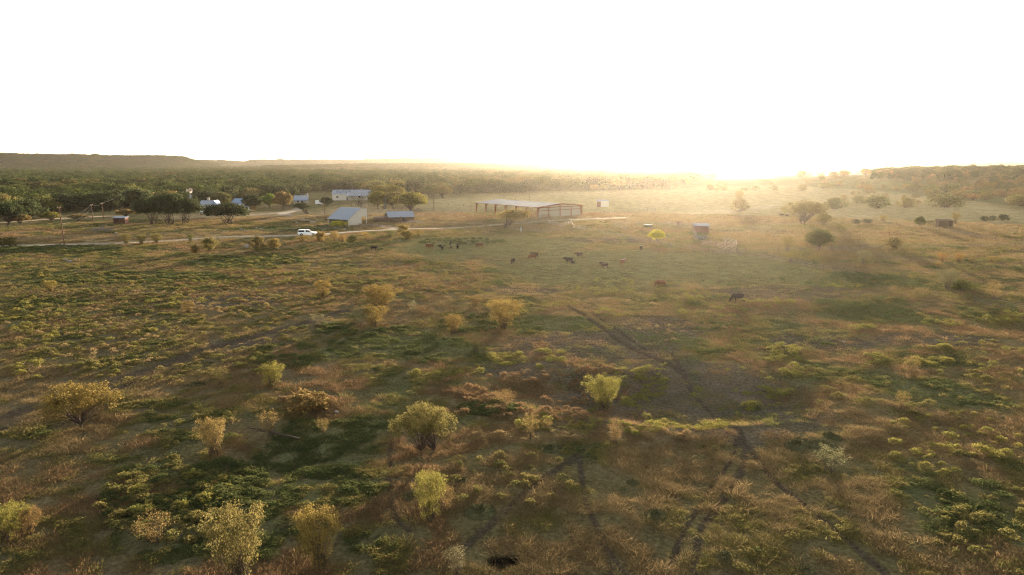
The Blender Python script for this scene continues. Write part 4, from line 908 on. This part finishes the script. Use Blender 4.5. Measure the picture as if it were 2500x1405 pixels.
# 5 stone cottage
b5 = gable_house('stone_cottage', (719, 499), R(12), 7.5, 6.5, 2.8, 4.8, M['stone'], M['steel_x'], 'small stone cottage with shiny metal roof, chimney and porch', 'house', windows=[(2, 1.5, 0.9, 1.1)], door=4.4, chimney=(7.0, 3.2))
MB().slab([(-0.3, -2.4, 2.2), (7, -2.4, 2.2), (7, -0.4, 2.75), (-0.3, -0.4, 2.75)], -0.08).build('porch_roof', M['bluegrey'], b5)
for x_ in (0, 3.4, 6.8): MB().tube([(x_, -2.3, -0.3), (x_, -2.3, 2.2)], 0.07, 6).build('porch_post', M['white'], b5)
# 6 white trailer box
p = P(770, 501); t6 = empty('cargo_trailer', p, R(5), 'plain white box trailer parked beside the long pale building', 'trailer')
bx_ = MB().box((2.2, 1.1, 1.5), (4.4, 2.2, 2.1)).build('body', M['white'], t6)
for x_ in (1.6, 2.6): MB().tube([(x_, -0.02, 0.35), (x_, 0.2, 0.35)], 0.35, 12).build('wheel', M['tyre'], t6)
MB().tube([(4.4, 1.1, 0.5), (5.6, 1.1, 0.4)], 0.06, 6).build('hitch', M['dark'], t6)
# 7 white two-storey house
b7 = gable_house('white_farmhouse', (490, 523), R(4), 6.2, 6.0, 4.4, 6.2, M['white'], M['steel_x'], 'white two-storey farmhouse with pale roof beside the windmill', 'house', windows=[(1.2, 3.2, 0.7, 1.1), (4.6, 3.2, 0.7, 1.1), (4.6, 1.0, 0.7, 1.1)], door=2.8, chimney=(3, 3))
mb = MB(); mb.prism([(4.6, 4.0), (6.6, 6.4), (8.6, 4.0)], -0.4, 5.8, 'y'); mb.build('cross_gable', M['bluegrey'], b7)
MB().slab([(-0.2, -1.8, 2.2), (6.3, -1.8, 2.2), (6.3, -0.15, 2.6), (-0.2, -0.15, 2.6)], -0.08).build('porch_roof', M['bluegrey'], b7)
for x_ in (0, 2.1, 4.2, 6.2): MB().tube([(x_, -1.7, -0.4), (x_, -1.7, 2.2)], 0.07, 6).build('porch_post', M['white'], b7)
# 8 blue-roofed house
b8 = gable_house('blue_roofed_house', (566, 511), R(-12), 8.5, 7.5, 3.0, 5.3, M['white'], M['bluegrey'], 'house with dark blue roof half hidden behind the lone live oak', 'house', windows=[(6.5, 1.6, 0.8, 1.0)], door=4.2)
b9 = gable_house('white_outbuilding', (598, 515), R(2), 3.4, 3.2, 2.0, 2.8, M['white'], M['steel_x'], 'tiny white outbuilding beside the dark round tree', 'shed', windows=[(2.4, 1.2, 0.5, 0.5)], door=1.0)
# 9 roadside shelter at left
def shelter(name, px, rz, L_, W_, hf, hb, wallm, roofm, label, cat='shelter', back=True):
    p = P(*px); h = empty(name, p, rz, label, cat)
    MB().slab([(-0.3, -0.3, hf), (L_+0.3, -0.3, hf), (L_+0.3, W_+0.3, hb), (-0.3, W_+0.3, hb)], -0.1).build('roof', roofm, h)
    for x_ in (0.1, L_/2, L_-0.1): MB().box((x_, 0.1, hf/2-0.2), (0.18, 0.18, hf+0.3)).build('post', M['post'], h)
    if back: MB().box((L_/2, W_-0.05, hb/2-0.25), (L_, 0.1, hb+0.3)).build('back_wall', wallm, h)
    MB().prism([(0, -0.3), (0, hf-0.1), (W_-0.1, hb-0.1), (W_-0.1, -0.3)], 0, 0.08, 'x').build('side_wall', wallm, h)
    MB().prism([(0, -0.3), (0, hf-0.1), (W_-0.1, hb-0.1), (W_-0.1, -0.3)], L_-0.08, L_, 'x').build('side_wall', wallm, h)
    return h
shelter('roadside_shelter', (277, 547), R(3), 4.6, 3.0, 2.3, 2.7, M['redwood'], M['steel_x'], 'small open shelter with faded red sides and flat roof near the left poles')
shelter('loading_shed', (1695, 571), R(-6), 5.0, 3.4, 2.6, 3.2, M['redwood'], M['steel_x'], 'faded reddish loading shed with bright roof edge beside the cattle pens', 'shed')
shelter('ruined_shelter', (2291, 556), R(-8), 5.0, 2.6, 2.4, 2.8, M['plank'], M['plank'], 'ruined brown plank shelter with flat roof on the right-hand pasture')
p = P(1457, 506); hh = empty('hay_shed', p, R(-6), 'small white boxy shed alone in the hayfield right of the barn', 'shed')
MB().prism([(0, -0.3), (0, 3.2), (3.6, 3.6), (3.6, -0.3)], 0, 6.4, 'x').build('wall', M['beige'], hh)
MB().slab([(-0.2, -0.2, 3.25), (6.6, -0.2, 3.25), (6.6, 3.8, 3.68), (-0.2, 3.8, 3.68)], -0.08).build('roof', M['steel_x'], hh)
MB().box((1.1, -0.04, 1.5), (2.0, 0.06, 3.0)).build('side_door', M['redwood'], hh)
# tank between the trees
p = P(940, 511); tk = empty('water_tank', p, 0, 'galvanised upright water tank between yellow and olive barnyard trees', 'tank')
MB().tube([(0, 0, -0.2), (0, 0, 5.6)], 0.75, 16).build('body', M['tank'], tk, True); MB().tube([(0, 0, 5.6), (0, 0, 6.3)], [0.8, 0.1], 16).build('lid', M['tank'], tk)
# windmill
p = P(468, 520); wm = empty('windmill', p, R(62), 'farm windmill with pale wheel on lattice tower above live oaks', 'windmill'); hwm = 10.6
mb = MB()
for a in (0, 1, 2, 3):
    c, s2 = math.cos(a*math.pi/2+.78), math.sin(a*math.pi/2+.78); c2, s3 = math.cos((a+1)*math.pi/2+.78), math.sin((a+1)*math.pi/2+.78)
    mb.tube([(1.6*c, 1.6*s2, -0.2), (0.15*c, 0.15*s2, hwm)], 0.06, 4)
    for k in range(6):
        r0, r1 = 1.6-1.45*k/6, 1.6-1.45*(k+1)/6; z0, z1 = hwm*k/6, hwm*(k+1)/6
        mb.tube([(r0*c, r0*s2, z0), (r1*c2, r1*s3, z1)], 0.03, 4); mb.tube([(r1*c, r1*s2, z1), (r1*c2, r1*s3, z1)], 0.03, 4)
mb.build('tower', M['steel'], wm)
mb = MB()
for k in range(18):
    a = 2*math.pi*k/18; d1 = Vector((math.cos(a), 0, math.sin(a))); n_ = Vector((-math.sin(a), 0.5, math.cos(a)))*0.17
    c = Vector((0, -0.5, hwm+0.2)); mb.slab([c+d1*0.45-n_*0.5, c+d1*1.2-n_, c+d1*1.2+n_, c+d1*0.45+n_*0.5], 0.03)
mb.build('wheel', M['rail'], wm)
mb = MB(); mb.tube([(0, -0.5, hwm+0.2), (0, 2.0, hwm+0.2)], 0.06, 5); mb.slab([(0, 1.2, hwm-0.3), (0, 2.6, hwm-0.5), (0, 2.6, hwm+1.0), (0, 1.2, hwm+0.7)], 0.04); mb.build('tail_vane', M['rail'], wm)

# ------------------------------------------------------------------ poles and wires
def pole(px, py, hpx, label, arm=True, lean=0.0, r=0.16):
    p = P(px, py); h = msize(p, hpx); o = empty('utility_pole', p, 0, label, 'utility pole')
    MB().tube([(0, 0, -0.3), (lean*h, 0, h)], [r, r*0.65], 8).build('shaft', M['pole'], o)
    if arm:
        MB().box((lean*h, 0, h-0.4), (0.12, 1.6, 0.12), R(12)).build('crossarm', M['pole'], o)
        for k in (-0.7, 0, 0.7): MB().tube([(lean*h, k, h-0.34), (lean*h, k, h-0.1)], 0.05, 6).build('insulator', M['rail'], o)
    return p+Vector((lean*h, 0, h))
t1 = pole(157, 599, 94, 'tallest brown utility pole in front, beside the road at left', True, -0.02, 0.2)
t2 = pole(228, 549, 50, 'second utility pole, leaning slightly behind the tallest one')
t3 = pole(253, 536, 40, 'third utility pole of the line, before the dark wood')
pole(794, 546, 66, 'utility pole left of the metal lean-to shed', False)
pole(592, 492, 20, 'short white pole between the houses above blue roof', False)
t4 = pole(1059, 516, 46, 'utility pole with crossarm in the hayfield right of the barnyard trees')
pole(1150, 520, 36, 'thin pole left of the open barn', False, 0, 0.1)
pole(1258, 505, 24, 'thin pole showing above the barn roof, left of two', False, 0, 0.1)
pole(1293, 500, 32, 'taller thin pole showing above the barn roof', False, 0, 0.1)
pole(978, 546, 18, 'short grey post near the pale rubble heap', False, 0, 0.12)
pole(712/2500*520, 600, 10, 'short pale marker post beside the tallest utility pole', False, 0, 0.1)
def wire(a, b, sag, label, r=0.013):
    pts = [a.lerp(b, t/14)+Vector((0, 0, -sag*4*(t/14)*(1-t/14))) for t in range(15)]
    MB().tube(pts, r, 4).build('power_wire', M['wire'], label=label, cat='wire', group='overhead power wires at left')
off = P(-260, 640)+Vector((0, 0, 8.5))
wire(t1, off, 1.2, 'top power wire running from the tallest pole out of the left edge')
wire(t1+Vector((0, 0, -2.2)), off+Vector((0, 0, -2.2)), 1.3, 'middle power wire running from the tallest pole out of the left edge')
wire(t1+Vector((0, 0, -4.2)), off+Vector((0, 0, -4.0)), 1.4, 'lowest power wire running from the tallest pole out of the left edge')
wire(t1+Vector((0, 0, -4.0)), t2+Vector((0, 0, -0.3)), 1.0, 'power wire sagging between the tallest and second pole')
wire(t1+Vector((0, 0, -5.2)), t2+Vector((0, 0, -1.6)), 1.2, 'lower power wire sagging between the tallest and second pole')
wire(t2+Vector((0, 0, -0.2)), t3, 0.8, 'power wire between the second and third pole')
wire(t3, P(300, 520)+Vector((0, 0, 9.5)), 0.8, 'power wire climbing from third pole into the wood')

# ------------------------------------------------------------------ fences and pens
def fence(pts, step, label, h=1.25, rails=None, postm=None, r=0.09, group=None, name='wire_fence', strands=4):
    q = [P(*a) for a in pts]; o = empty(name, q[0], 0, label, 'fence', group); org = q[0]
    posts = []
    for a, b in zip(q[:-1], q[1:]):
        n = max(1, int(round((b-a).length/step)))
        for k in range(n): posts.append(a.lerp(b, k/n))
    posts.append(q[-1]); posts = posts[:98]
    pm = MB().tube([(0, 0, -0.3), (random.uniform(-.03, .03), 0, h)], r, 5).mesh('post', postm or M['post'])
    loc = []
    for p in posts:
        p = Vector((p.x, p.y, float(H(p.x, p.y)))); loc.append(p-org); c = link('post', pm, o); c.location = p-org; c.rotation_euler = (random.uniform(-.05, .05), random.uniform(-.05, .05), random.uniform(0, 6)); c.scale = (1, 1, random.uniform(0.85, 1.1))
    mb = MB()
    for k in range(strands):
        z = h*(k+1)/(strands+0.3); mb.tube([p+Vector((0, 0, z)) for p in loc], 0.045 if rails else 0.02, 4)
    mb.build('rail' if rails else 'wire', rails or M['wire'], o)
    return o
fence([(0, 589), (200, 585), (400, 577), (600, 570), (725, 566)], 5, 'wire fence between the road and the lane at left')
fence([(780, 560), (846, 560), (905, 556), (925, 554)], 4, 'wire fence in front of the metal lean-to shed')
fence([(978, 557), (1060, 553), (1150, 549), (1240, 545), (1340, 541)], 5, 'wire fence running along the far side of the road to the barn')
fence([(1060, 522), (1150, 519), (1200, 517)], 5, 'low wire fence left of the open barn')
fence([(1240, 558), (1275, 566), (1320, 567), (1395, 566), (1430, 563), (1480, 574), (1540, 585), (1610, 598), (1690, 612), (1770, 621), (1840, 628)], 5, 'long wire fence slanting right above the cattle')
fence([(1846, 630), (1930, 644), (2010, 660), (2090, 672)], 6, 'wire fence continuing down-right past the rounded olive bush')
fence([(1740, 621), (1820, 617), (1900, 616), (2050, 612), (2200, 609), (2350, 606), (2520, 603)], 6, 'long straight wire fence across the right-hand pasture')
fence([(1860, 548), (2000, 548), (2160, 546), (2250, 558), (2340, 572), (2430, 588), (2520, 597)], 8, 'dark wire fence bending past the ruined shelter')
fence([(1430, 521), (1500, 519), (1600, 515)], 5, 'wire fence in the hayfield right of the barn')
fence([(1480, 545), (1560, 550), (1640, 552), (1700, 552)], 5, 'faint wire fence along the back of the empty pen')
fence([(1395, 548), (1398, 558), (1430, 563)], 3, 'pipe rail pen corner between road and slanting fence', 1.5, M['rail'], name='pen_fence')
fence([(1335, 546), (1370, 556), (1395, 548)], 3, 'pipe rail chute in front of the barn gable', 1.5, M['rail'], name='pen_fence')
fence([(1500, 552), (1530, 566)], 3, 'short diagonal pale rail left in the empty pen', 1.3, M['rail'], name='pen_fence', strands=2)
fence([(1625, 548), (1660, 555), (1690, 561), (1700, 582)], 3, 'pale rail fence leading down to the loading shed', 1.5, M['rail'], name='pen_fence', strands=3)
fence([(1712, 601), (1750, 604), (1797, 607)], 3, 'front pale pipe rails of the pens below loading shed', 1.6, M['rail'], name='pen_fence')
fence([(1765, 592), (1797, 600), (1797, 618), (1750, 606)], 3, 'side pale pipe rails of the pens below loading shed', 1.6, M['rail'], name='pen_fence')
fence([(858, 505), (900, 506)], 3, 'reddish pipe rail pen behind the metal lean-to shed', 1.8, M['rail'], name='pen_fence')
fence([(905, 506), (965, 510), (1030, 518)], 4, 'dark corral fence behind the weathered barn', 1.5, M['post'], name='corral_fence')
fence([(870, 500), (960, 496), (1060, 500), (1150, 505)], 6, 'wire fence at the near edge of the hayfield')
fence([(2380, 742), (2500, 760)], 6, 'short wire fence piece beyond the cattle path at right edge')
for px, py, lab in ((908, 557, 'left one of two dark gate posts right of the shed'), (924, 557, 'right one of two dark gate posts right of the shed')):
    p = P(px, py); MB().tube([(0, 0, -0.3), (0, 0, 2.1)], 0.16, 8).build('gate_post', M['post'], label=lab, cat='post').location = p
p = P(1272, 568); MB().tube([(0, 0, -0.3), (0, 0, 1.9)], 0.15, 8).build('gate_post', M['white'], label='white corner post at the near end of the slanting fence', cat='post').location = p
# feed trough, parked trailer, hay bale
p = P(1573, 561); o = empty('feed_trough', p, 0, 'pale raised feed trough behind the brilliant yellow tree', 'trough')
MB().prism([(0, 1.0), (-0.3, 1.7), (1.6, 1.7), (1.3, 1.0)], 0, 3.0, 'x').build('bin', M['tank'], o)
for k in (0.3, 2.7): MB().tube([(k, 0.6, -0.2), (k, 0.6, 1.0)], 0.08, 6).build('leg', M['post'], o)
p = P(1694, 588); o = empty('stock_trailer', p, R(-12), 'low grey flatbed trailer parked below the loading shed', 'trailer')
MB().box((2.0, 0.9, 0.8), (3.8, 1.8, 0.22)).build('bed', M['tank'], o); MB().box((2.0, 1.75, 1.15), (3.8, 0.06, 0.5)).build('side_board', M['tank'], o)
for k in (1.6, 2.5): MB().tube([(k, -0.1, 0.36), (k, 0.1, 0.36)], 0.36, 12).build('wheel', M['tyre'], o)
MB().tube([(3.9, 0.9, 0.7), (5.2, 0.9, 0.5)], 0.06, 6).build('tongue', M['dark'], o)
p = P(1655, 551); o = MB().tube([(0, 0, 0.75), (1.3, 0.2, 0.75)], 0.78, 16).build('hay_bale', M['redwood'], label='brown round hay bale left of the loading shed', cat='hay bale'); o.location = p
# rocks, rubble, brush pile
def rock_mesh(seed):
    r = np.random.default_rng(seed); mb = MB().ball((0, 0, 0.2), (0.6, 0.45, 0.4), 9, 6)
    me = mb.mesh('rock', M['stone'], False)
    for v in me.vertices: v.co *= 1+0.35*(r.random()-0.5)
    return me
RK = [rock_mesh(i) for i in range(3)]
for i, (px, py, s2, lab) in enumerate([(604, 605, 1.9, 'large grey boulder on the earth bank left of roadside pair'), (621, 605, 0.7, 'small bright rock right of the grey boulder'),
  (588, 561, 1.4, 'flat pale rock in the field left of the truck'), (600, 566, 0.9, 'small white rock near the lone live oak, nearest the fence'), (625, 559, 1.3, 'white rock in the middle of the scattered field rocks'),
  (637, 560, 1.1, 'pale leaning rock right of the middle field rock'), (640, 563, 0.8, 'tiny pale rock below the leaning one'), (699, 559, 1.0, 'small white rock left of the truck cab'), (730, 558, 0.9, 'white rock just above the white truck'),
  (724, 545, 1.2, 'pale rock on grass beside the farm lane'), (764, 545.5, 2.0, 'bright flat rock slab left of the metal shed'), (547, 565, 0.9, 'pale rock below the lone live oak'), (817, 558, 1.1, 'white rock in front of the metal shed opening'), (824, 559, 0.9, 'white stone right beside the rock before the shed'),
  (842, 561, 0.9, 'pale stone on the verge below the shed end'), (283, 571, 1.2, 'white rock beside the grey brush pile'), (160, 636, 0.9, 'grey rock at the left of the stony heap in dark weeds'), (170, 640, 1.1, 'largest pale rock of the stony heap in dark weeds'), (184, 634, 0.8, 'grey rock at the right of the stony heap in dark weeds'),
  (822, 1008, 0.5, 'small grey stone in the grass above the green hollow'), (971, 531, 1.4, 'pinkish pale rubble rock by the weathered barn'), (1031, 528, 1.0, 'white upright stone in the barnyard weeds'), (1652, 553, 0.9, 'white stone beside the round hay bale'), (2060, 836, 0.35, 'small white stone on the bare soil at right')]):
    p = P(px, py); o = link('rock', RK[i % 3], label=lab, cat='rock'); o.location = p; o.scale = (s2, s2*0.9, s2*0.75); o.rotation_euler = (0, 0, random.uniform(0, 6))
def heap(px, py, wm, hm, n, mat, label, cat, name, tubes=True, seed=1):
    r = np.random.default_rng(seed); p = P(px, py); mb = MB()
    for k in range(n):
        x_, y_ = r.normal(0, wm/4), r.normal(0, wm/6); z_ = max(0.1, hm*math.exp(-(x_/(wm*0.35))**2)*r.uniform(0.2, 1))
        if tubes:
            a = Vector((x_, y_, z_)); b = a+Vector((r.normal(0, 0.7), r.normal(0, 0.5), r.normal(0, 0.3))); b.z = max(b.z, 0.02); mb.tube([a, b], [0.05, 0.02], 4)
        else: mb.ball((x_, y_, z_*0.6), r.uniform(0.15, 0.4, 3), 6, 4)
    o = mb.build(name, mat, label=label, cat=cat); o.location = p; return o
heap(250, 566, 12, 1.6, 260, plain('dead_wood', (0.17, 0.15, 0.14), 0.9), 'grey heap of dead brush right of the second pole', 'brush pile', 'brush_pile', seed=2)
heap(1008, 544, 7, 1.3, 70, M['stone'], 'pale pinkish rubble heap right of the weathered barn', 'rubble', 'rubble_heap', False, 3)
heap(970, 543, 10, 1.8, 160, plain('brown_brush', (0.12, 0.08, 0.06), 0.9), 'brown brush mound in front of the weathered barn', 'brush pile', 'brush_pile', seed=4)
heap(707, 505, 9, 1.4, 140, M['bark'], 'dark dirt-brown brush heap left of the farm lane', 'brush pile', 'brush_pile', seed=5)
heap(1060, 540, 8, 1.2, 60, M['bark'], 'low dark scrap heap in the barnyard weeds', 'brush pile', 'brush_pile', seed=6)

# ------------------------------------------------------------------ pickup truck
def truck():
    p = P(751, 576.0); o = empty('pickup_truck', p+Vector((0, 0, 0.06)), R(4), 'white pickup truck with dark-windowed camper shell driving right on the road', 'pickup truck')
    body = MB(); hw = 0.97
    prof = [(-2.95, 0.5), (-2.98, 1.12), (-2.88, 1.18), (-0.62, 1.2), (1.25, 1.2), (2.7, 1.16), (2.95, 0.95), (2.98, 0.5), (2.5, 0.42), (2.35, 0.75), (2.0, 0.88), (1.65, 0.75), (1.5, 0.42), (-1.3, 0.42), (-1.45, 0.75), (-1.8, 0.88), (-2.15, 0.75), (-2.3, 0.42)]
    body.prism(prof, -hw, hw)
    def loft(x0, x1, t0, t1, z0, z1, w0, w1):
        vs = [(x0, -w0, z0), (x1, -w0, z0), (x1, w0, z0), (x0, w0, z0), (t0, -w1, z1), (t1, -w1, z1), (t1, w1, z1), (t0, w1, z1)]
        body.add(vs, [(3, 2, 1, 0), (4, 5, 6, 7), (0, 1, 5, 4), (1, 2, 6, 5), (2, 3, 7, 6), (3, 0, 4, 7)])
    loft(-0.55, 1.35, -0.5, 0.55, 1.2, 1.93, 0.93, 0.74)
    b = body.build('body', M['carwhite'], o)
    body = MB(); loft(-2.9, -0.64, -2.78, -0.68, 1.19, 1.93, 0.93, 0.8); body.build('camper_shell', M['carwhite'], o)
    for sg_ in (-1, 1):
        def pane(q, nm):
            vs = [(x_, sg_*(0.945-(z_-1.2)*(k))+0, z_) for x_, z_, k in q]; mb = MB(); mb.slab(vs, 0.02*sg_); mb.build(nm, M['glass'], o)
        pane([(-2.78, 1.26, 0.17), (-0.76, 1.26, 0.17), (-0.78, 1.84, 0.17), (-2.70, 1.84, 0.17)], 'shell_window')
        pane([(-0.4, 1.27, 0.26), (0.35, 1.27, 0.26), (0.3, 1.83, 0.26), (-0.38, 1.83, 0.26)], 'side_window')
        pane([(0.42, 1.27, 0.26), (1.15, 1.27, 0.26), (0.62, 1.8, 0.26), (0.38, 1.83, 0.26)], 'side_window')
        for x_ in (-1.8, 2.0):
            w_ = MB().tube([(x_, sg_*0.72, 0.40), (x_, sg_*1.0, 0.40)], 0.40, 16).build('wheel', M['tyre'], o)
            MB().tube([(x_, sg_*0.98, 0.40), (x_, sg_*1.02, 0.40)], 0.22, 12).build('rim', M['chrome'], w_)
        MB().box((2.93, sg_*0.72, 0.95), (0.14, 0.36, 0.2)).build('headlight', M['lens'], o)
        MB().box((1.05, sg_*1.05, 1.32), (0.12, 0.2, 0.2)).build('mirror', M['dark'], o)
    mb = MB(); mb.slab([(1.3, -0.84, 1.25), (1.3, 0.84, 1.25), (0.62, 0.7, 1.88), (0.62, -0.7, 1.88)], -0.02); mb.build('windscreen', M['glass'], o)
    MB().box((3.0, 0, 0.62), (0.12, 1.8, 0.2)).build('bumper', M['dark'], o)
truck()

# ------------------------------------------------------------------ cattle
def cow_mesh(pose, mat, seed=0):
    """faces -X (left). voxel-remeshed union of tapered lofts -> one continuous body"""
    mb = MB()
    T = [(-0.78, 1.12, 0.16), (-0.62, 1.08, 0.30), (-0.35, 1.0, 0.36), (0, 0.97, 0.39), (0.35, 0.99, 0.37), (0.62, 1.06, 0.31), (0.80, 1.08, 0.2), (0.86, 1.08, 0.08)]
    n = 12; vs, fs = [], []
    dz = -0.45 if pose == 'lie' else 0
    for x_, z_, r_ in T:
        for k in range(n):
            a = 2*math.pi*k/n; vs.append((x_, math.cos(a)*r_*0.74, z_+dz+math.sin(a)*r_))
    for i in range(len(T)-1):
        for k in range(n): fs.append((i*n+k, i*n+(k+1) % n, (i+1)*n+(k+1) % n, (i+1)*n+k))
    fs += [tuple(range(n)), tuple((len(T)-1)*n+k for k in range(n))[::-1]]; mb.add(vs, fs)
    if pose == 'graze':
        nk = [(-0.6, 0, 1.18), (-0.9, 0, 0.98), (-1.12, 0.02, 0.62), (-1.2, 0.03, 0.42)]; hd = [(-1.16, 0.03, 0.55), (-1.27, 0.03, 0.32), (-1.38, 0.03, 0.1)]
    elif pose == 'back':
        nk = [(-0.6, 0, 1.15), (-0.88, 0.1, 1.2), (-1.05, 0.25, 1.27)]; hd = [(-1.0, 0.2, 1.3), (-1.18, 0.42, 1.22), (-1.32, 0.56, 1.05)]
    else:
        nk = [(-0.6, 0, 1.12), (-0.88, 0, 1.17), (-1.06, 0, 1.24)]; hd = [(-1.0, 0, 1.28), (-1.24, 0, 1.18), (-1.46, 0, 1.0)]
        if pose == 'lie': nk = [(a, b, c+dz) for a, b, c in nk]; hd = [(a, b, c+dz) for a, b, c in hd]
    mb.tube(nk, [0.31, 0.25, 0.19, 0.15][:len(nk)], 10); mb.tube(hd, [0.15, 0.14, 0.09], 10)
    h0 = Vector(hd[0]); 
    for s_ in (-1, 1): mb.tube([h0+Vector((0, s_*0.1, 0.02)), h0+Vector((0.04, s_*0.3, 0.0))], [0.05, 0.035], 5)
    def leg(x_, y_, front, sw):
        if pose == 'lie': mb.tube([(x_, y_, 0.45), (x_-0.3, y_*1.6, 0.14), (x_+0.1, y_*1.7, 0.08)], [0.15, 0.09, 0.06], 7); return
        if front: j = [(x_, y_, 1.0), (x_+sw*0.3, y_, 0.68), (x_+sw*0.6, y_, 0.42), (x_+sw*0.9, y_, 0.1), (x_+sw*0.9-0.03, y_, 0.0)]; rr = [0.17, 0.11, 0.07, 0.052, 0.07]
        else: j = [(x_, y_, 1.05), (x_-0.04+sw*0.2, y_, 0.78), (x_+0.12+sw*0.5, y_, 0.48), (x_+0.05+sw*0.9, y_, 0.1), (x_+0.02+sw*0.9, y_, 0.0)]; rr = [0.23, 0.16, 0.075, 0.055, 0.07]
        mb.tube(j, rr, 7)
    sw = 0.22 if pose == 'walk' else 0.06
    leg(-0.5, -0.17, True, -sw); leg(-0.46, 0.17, True, sw); leg(0.62, -0.17, False, sw); leg(0.66, 0.17, False, -sw)
    mb.tube([(0.84, 0, 1.25+dz), (0.94, 0, 0.95+dz), (0.95, 0, 0.55+(dz*0.8))], [0.04, 0.03, 0.055], 5)
    me = mb.mesh('cow', mat, True); tmp = bpy.data.objects.new('tmp', me); COL.objects.link(tmp)
    md = tmp.modifiers.new('r', 'REMESH'); md.mode = 'VOXEL'; md.voxel_size = 0.032; md.use_smooth_shade = True
    ms_ = tmp.modifiers.new('s', 'SMOOTH'); ms_.iterations = 2; ms_.factor = 0.5
    dg = bpy.context.evaluated_depsgraph_get(); dg.update(); out = bpy.data.meshes.new_from_object(tmp.evaluated_get(dg)); bpy.data.objects.remove(tmp)
    out.name = 'cow'; out.materials.clear(); out.materials.append(mat); return out
CM = {}
def cow(px, py, pose, mat, wpx, rzdeg, label, name='cow', cat='cow', face=1):
    key = (pose, mat)
    if key not in CM: CM[key] = cow_mesh(pose, M[mat])
    p = P(px, py); o = link(name, CM[key], label=label, cat=cat); o.location = p-Vector((0, 0, 0.03))
    s2 = wpx; o.scale = (s2, s2, s2); o.rotation_euler = (0, 0, R(rzdeg))
    return o
COWS = [
 (913, 613, 'graze', 'cow_black', 1.05, 215, 'black cow grazing alone at the left end of the herd'),
 (1051, 608, 'graze', 'cow_brown', 1.0, 0, 'red-brown cow with white legs grazing left beside green weeds'),
 (1041, 602, 'back', 'cow_brown', 0.62, -80, 'small brown calf standing left of the red-brown grazing cow'),
 (1080, 611, 'back', 'cow_black', 0.98, -95, 'black cow seen from behind in the left group'),
 (1076, 605, 'walk', 'cow_black', 0.62, 0, 'small black calf behind the black cow seen from the rear'),
 (1099, 600, 'back', 'cow_black', 0.75, -85, 'slim black young cow, farthest of the left group'),
 (1101, 609, 'back', 'cow_dark', 0.55, -85, 'tiny dark brown calf below the slim black one'),
 (1117, 609, 'graze', 'cow_dark', 0.95, -85, 'dark brown cow seen from behind at the right of the left group'),
 (1173, 605, 'graze', 'cow_brown', 0.98, 5, 'red-brown cow grazing alone in the shade between the groups'),
 (1253, 644, 'graze', 'cow_dark', 0.95, 70, 'dark brown cow facing the camera, leftmost of the middle group'),
 (1306, 629, 'walk', 'cow_black', 1.0, -12, 'black cow walking left right behind a lighter brown one'),
 (1301, 634, 'graze', 'cow_brown', 0.95, 0, 'light brown cow grazing in front of a black walking cow'),
 (1389, 643, 'walk', 'cow_black', 1.05, -5, 'black cow standing left with a calf at her flank'),
 (1398, 645, 'graze', 'cow_black', 0.5, 150, 'small black calf nursing at the flank of its mother'),
 (1415, 630, 'walk', 'cow_dark', 1.0, -5, 'dark brown cow walking left above the cow with nursing calf'),
 (1475, 656, 'walk', 'cow_dark', 1.05, -35, 'dark cow striding left, right of the nursing pair'),
 (1520, 647, 'back', 'cow_rsaddle', 0.98, -125, 'brown cow with white back facing away toward the right'),
 (1565, 612, 'back', 'cow_saddle', 1.0, -110, 'dark cow with white back nearest to the slanting fence'),
 (1614, 700, 'graze', 'cow_brown', 0.98, 5, 'brown cow grazing alone below the middle group'),
 (1802, 738, 'graze', 'cow_black', 1.12, 3, 'black cow grazing alone, nearest and farthest right of the herd'),
 (1909, 527, 'lie', 'cow_dark', 1.0, 10, 'dark brown cow lying left of the willow-like tree'),
 (1921, 529, 'lie', 'cow_dark', 1.0, 15, 'second dark brown cow lying against the willow-like tree'),
]
for c in COWS:
    small = c[4] < 0.7; cow(*c, name='calf' if small else 'cow', cat='calf' if small else 'cow')

# ------------------------------------------------------------------ haze
hz, t, out = mat_new('haze_air'); pv = t.nodes.new('ShaderNodeVolumePrincipled')
pv.inputs['Color'].default_value = (1.0, 0.89, 0.75, 1); pv.inputs['Density'].default_value = HAZE_DENSITY; pv.inputs['Anisotropy'].default_value = HAZE_G
t.links.new(pv.outputs[0], out.inputs['Volume'])
o = MB().box((0, 0, 50), (24400, 24400, 120)).build('haze', hz); o['kind'] = 'stuff'; o['label'] = 'pale sunlit haze hanging over the whole valley'; o['category'] = 'haze'
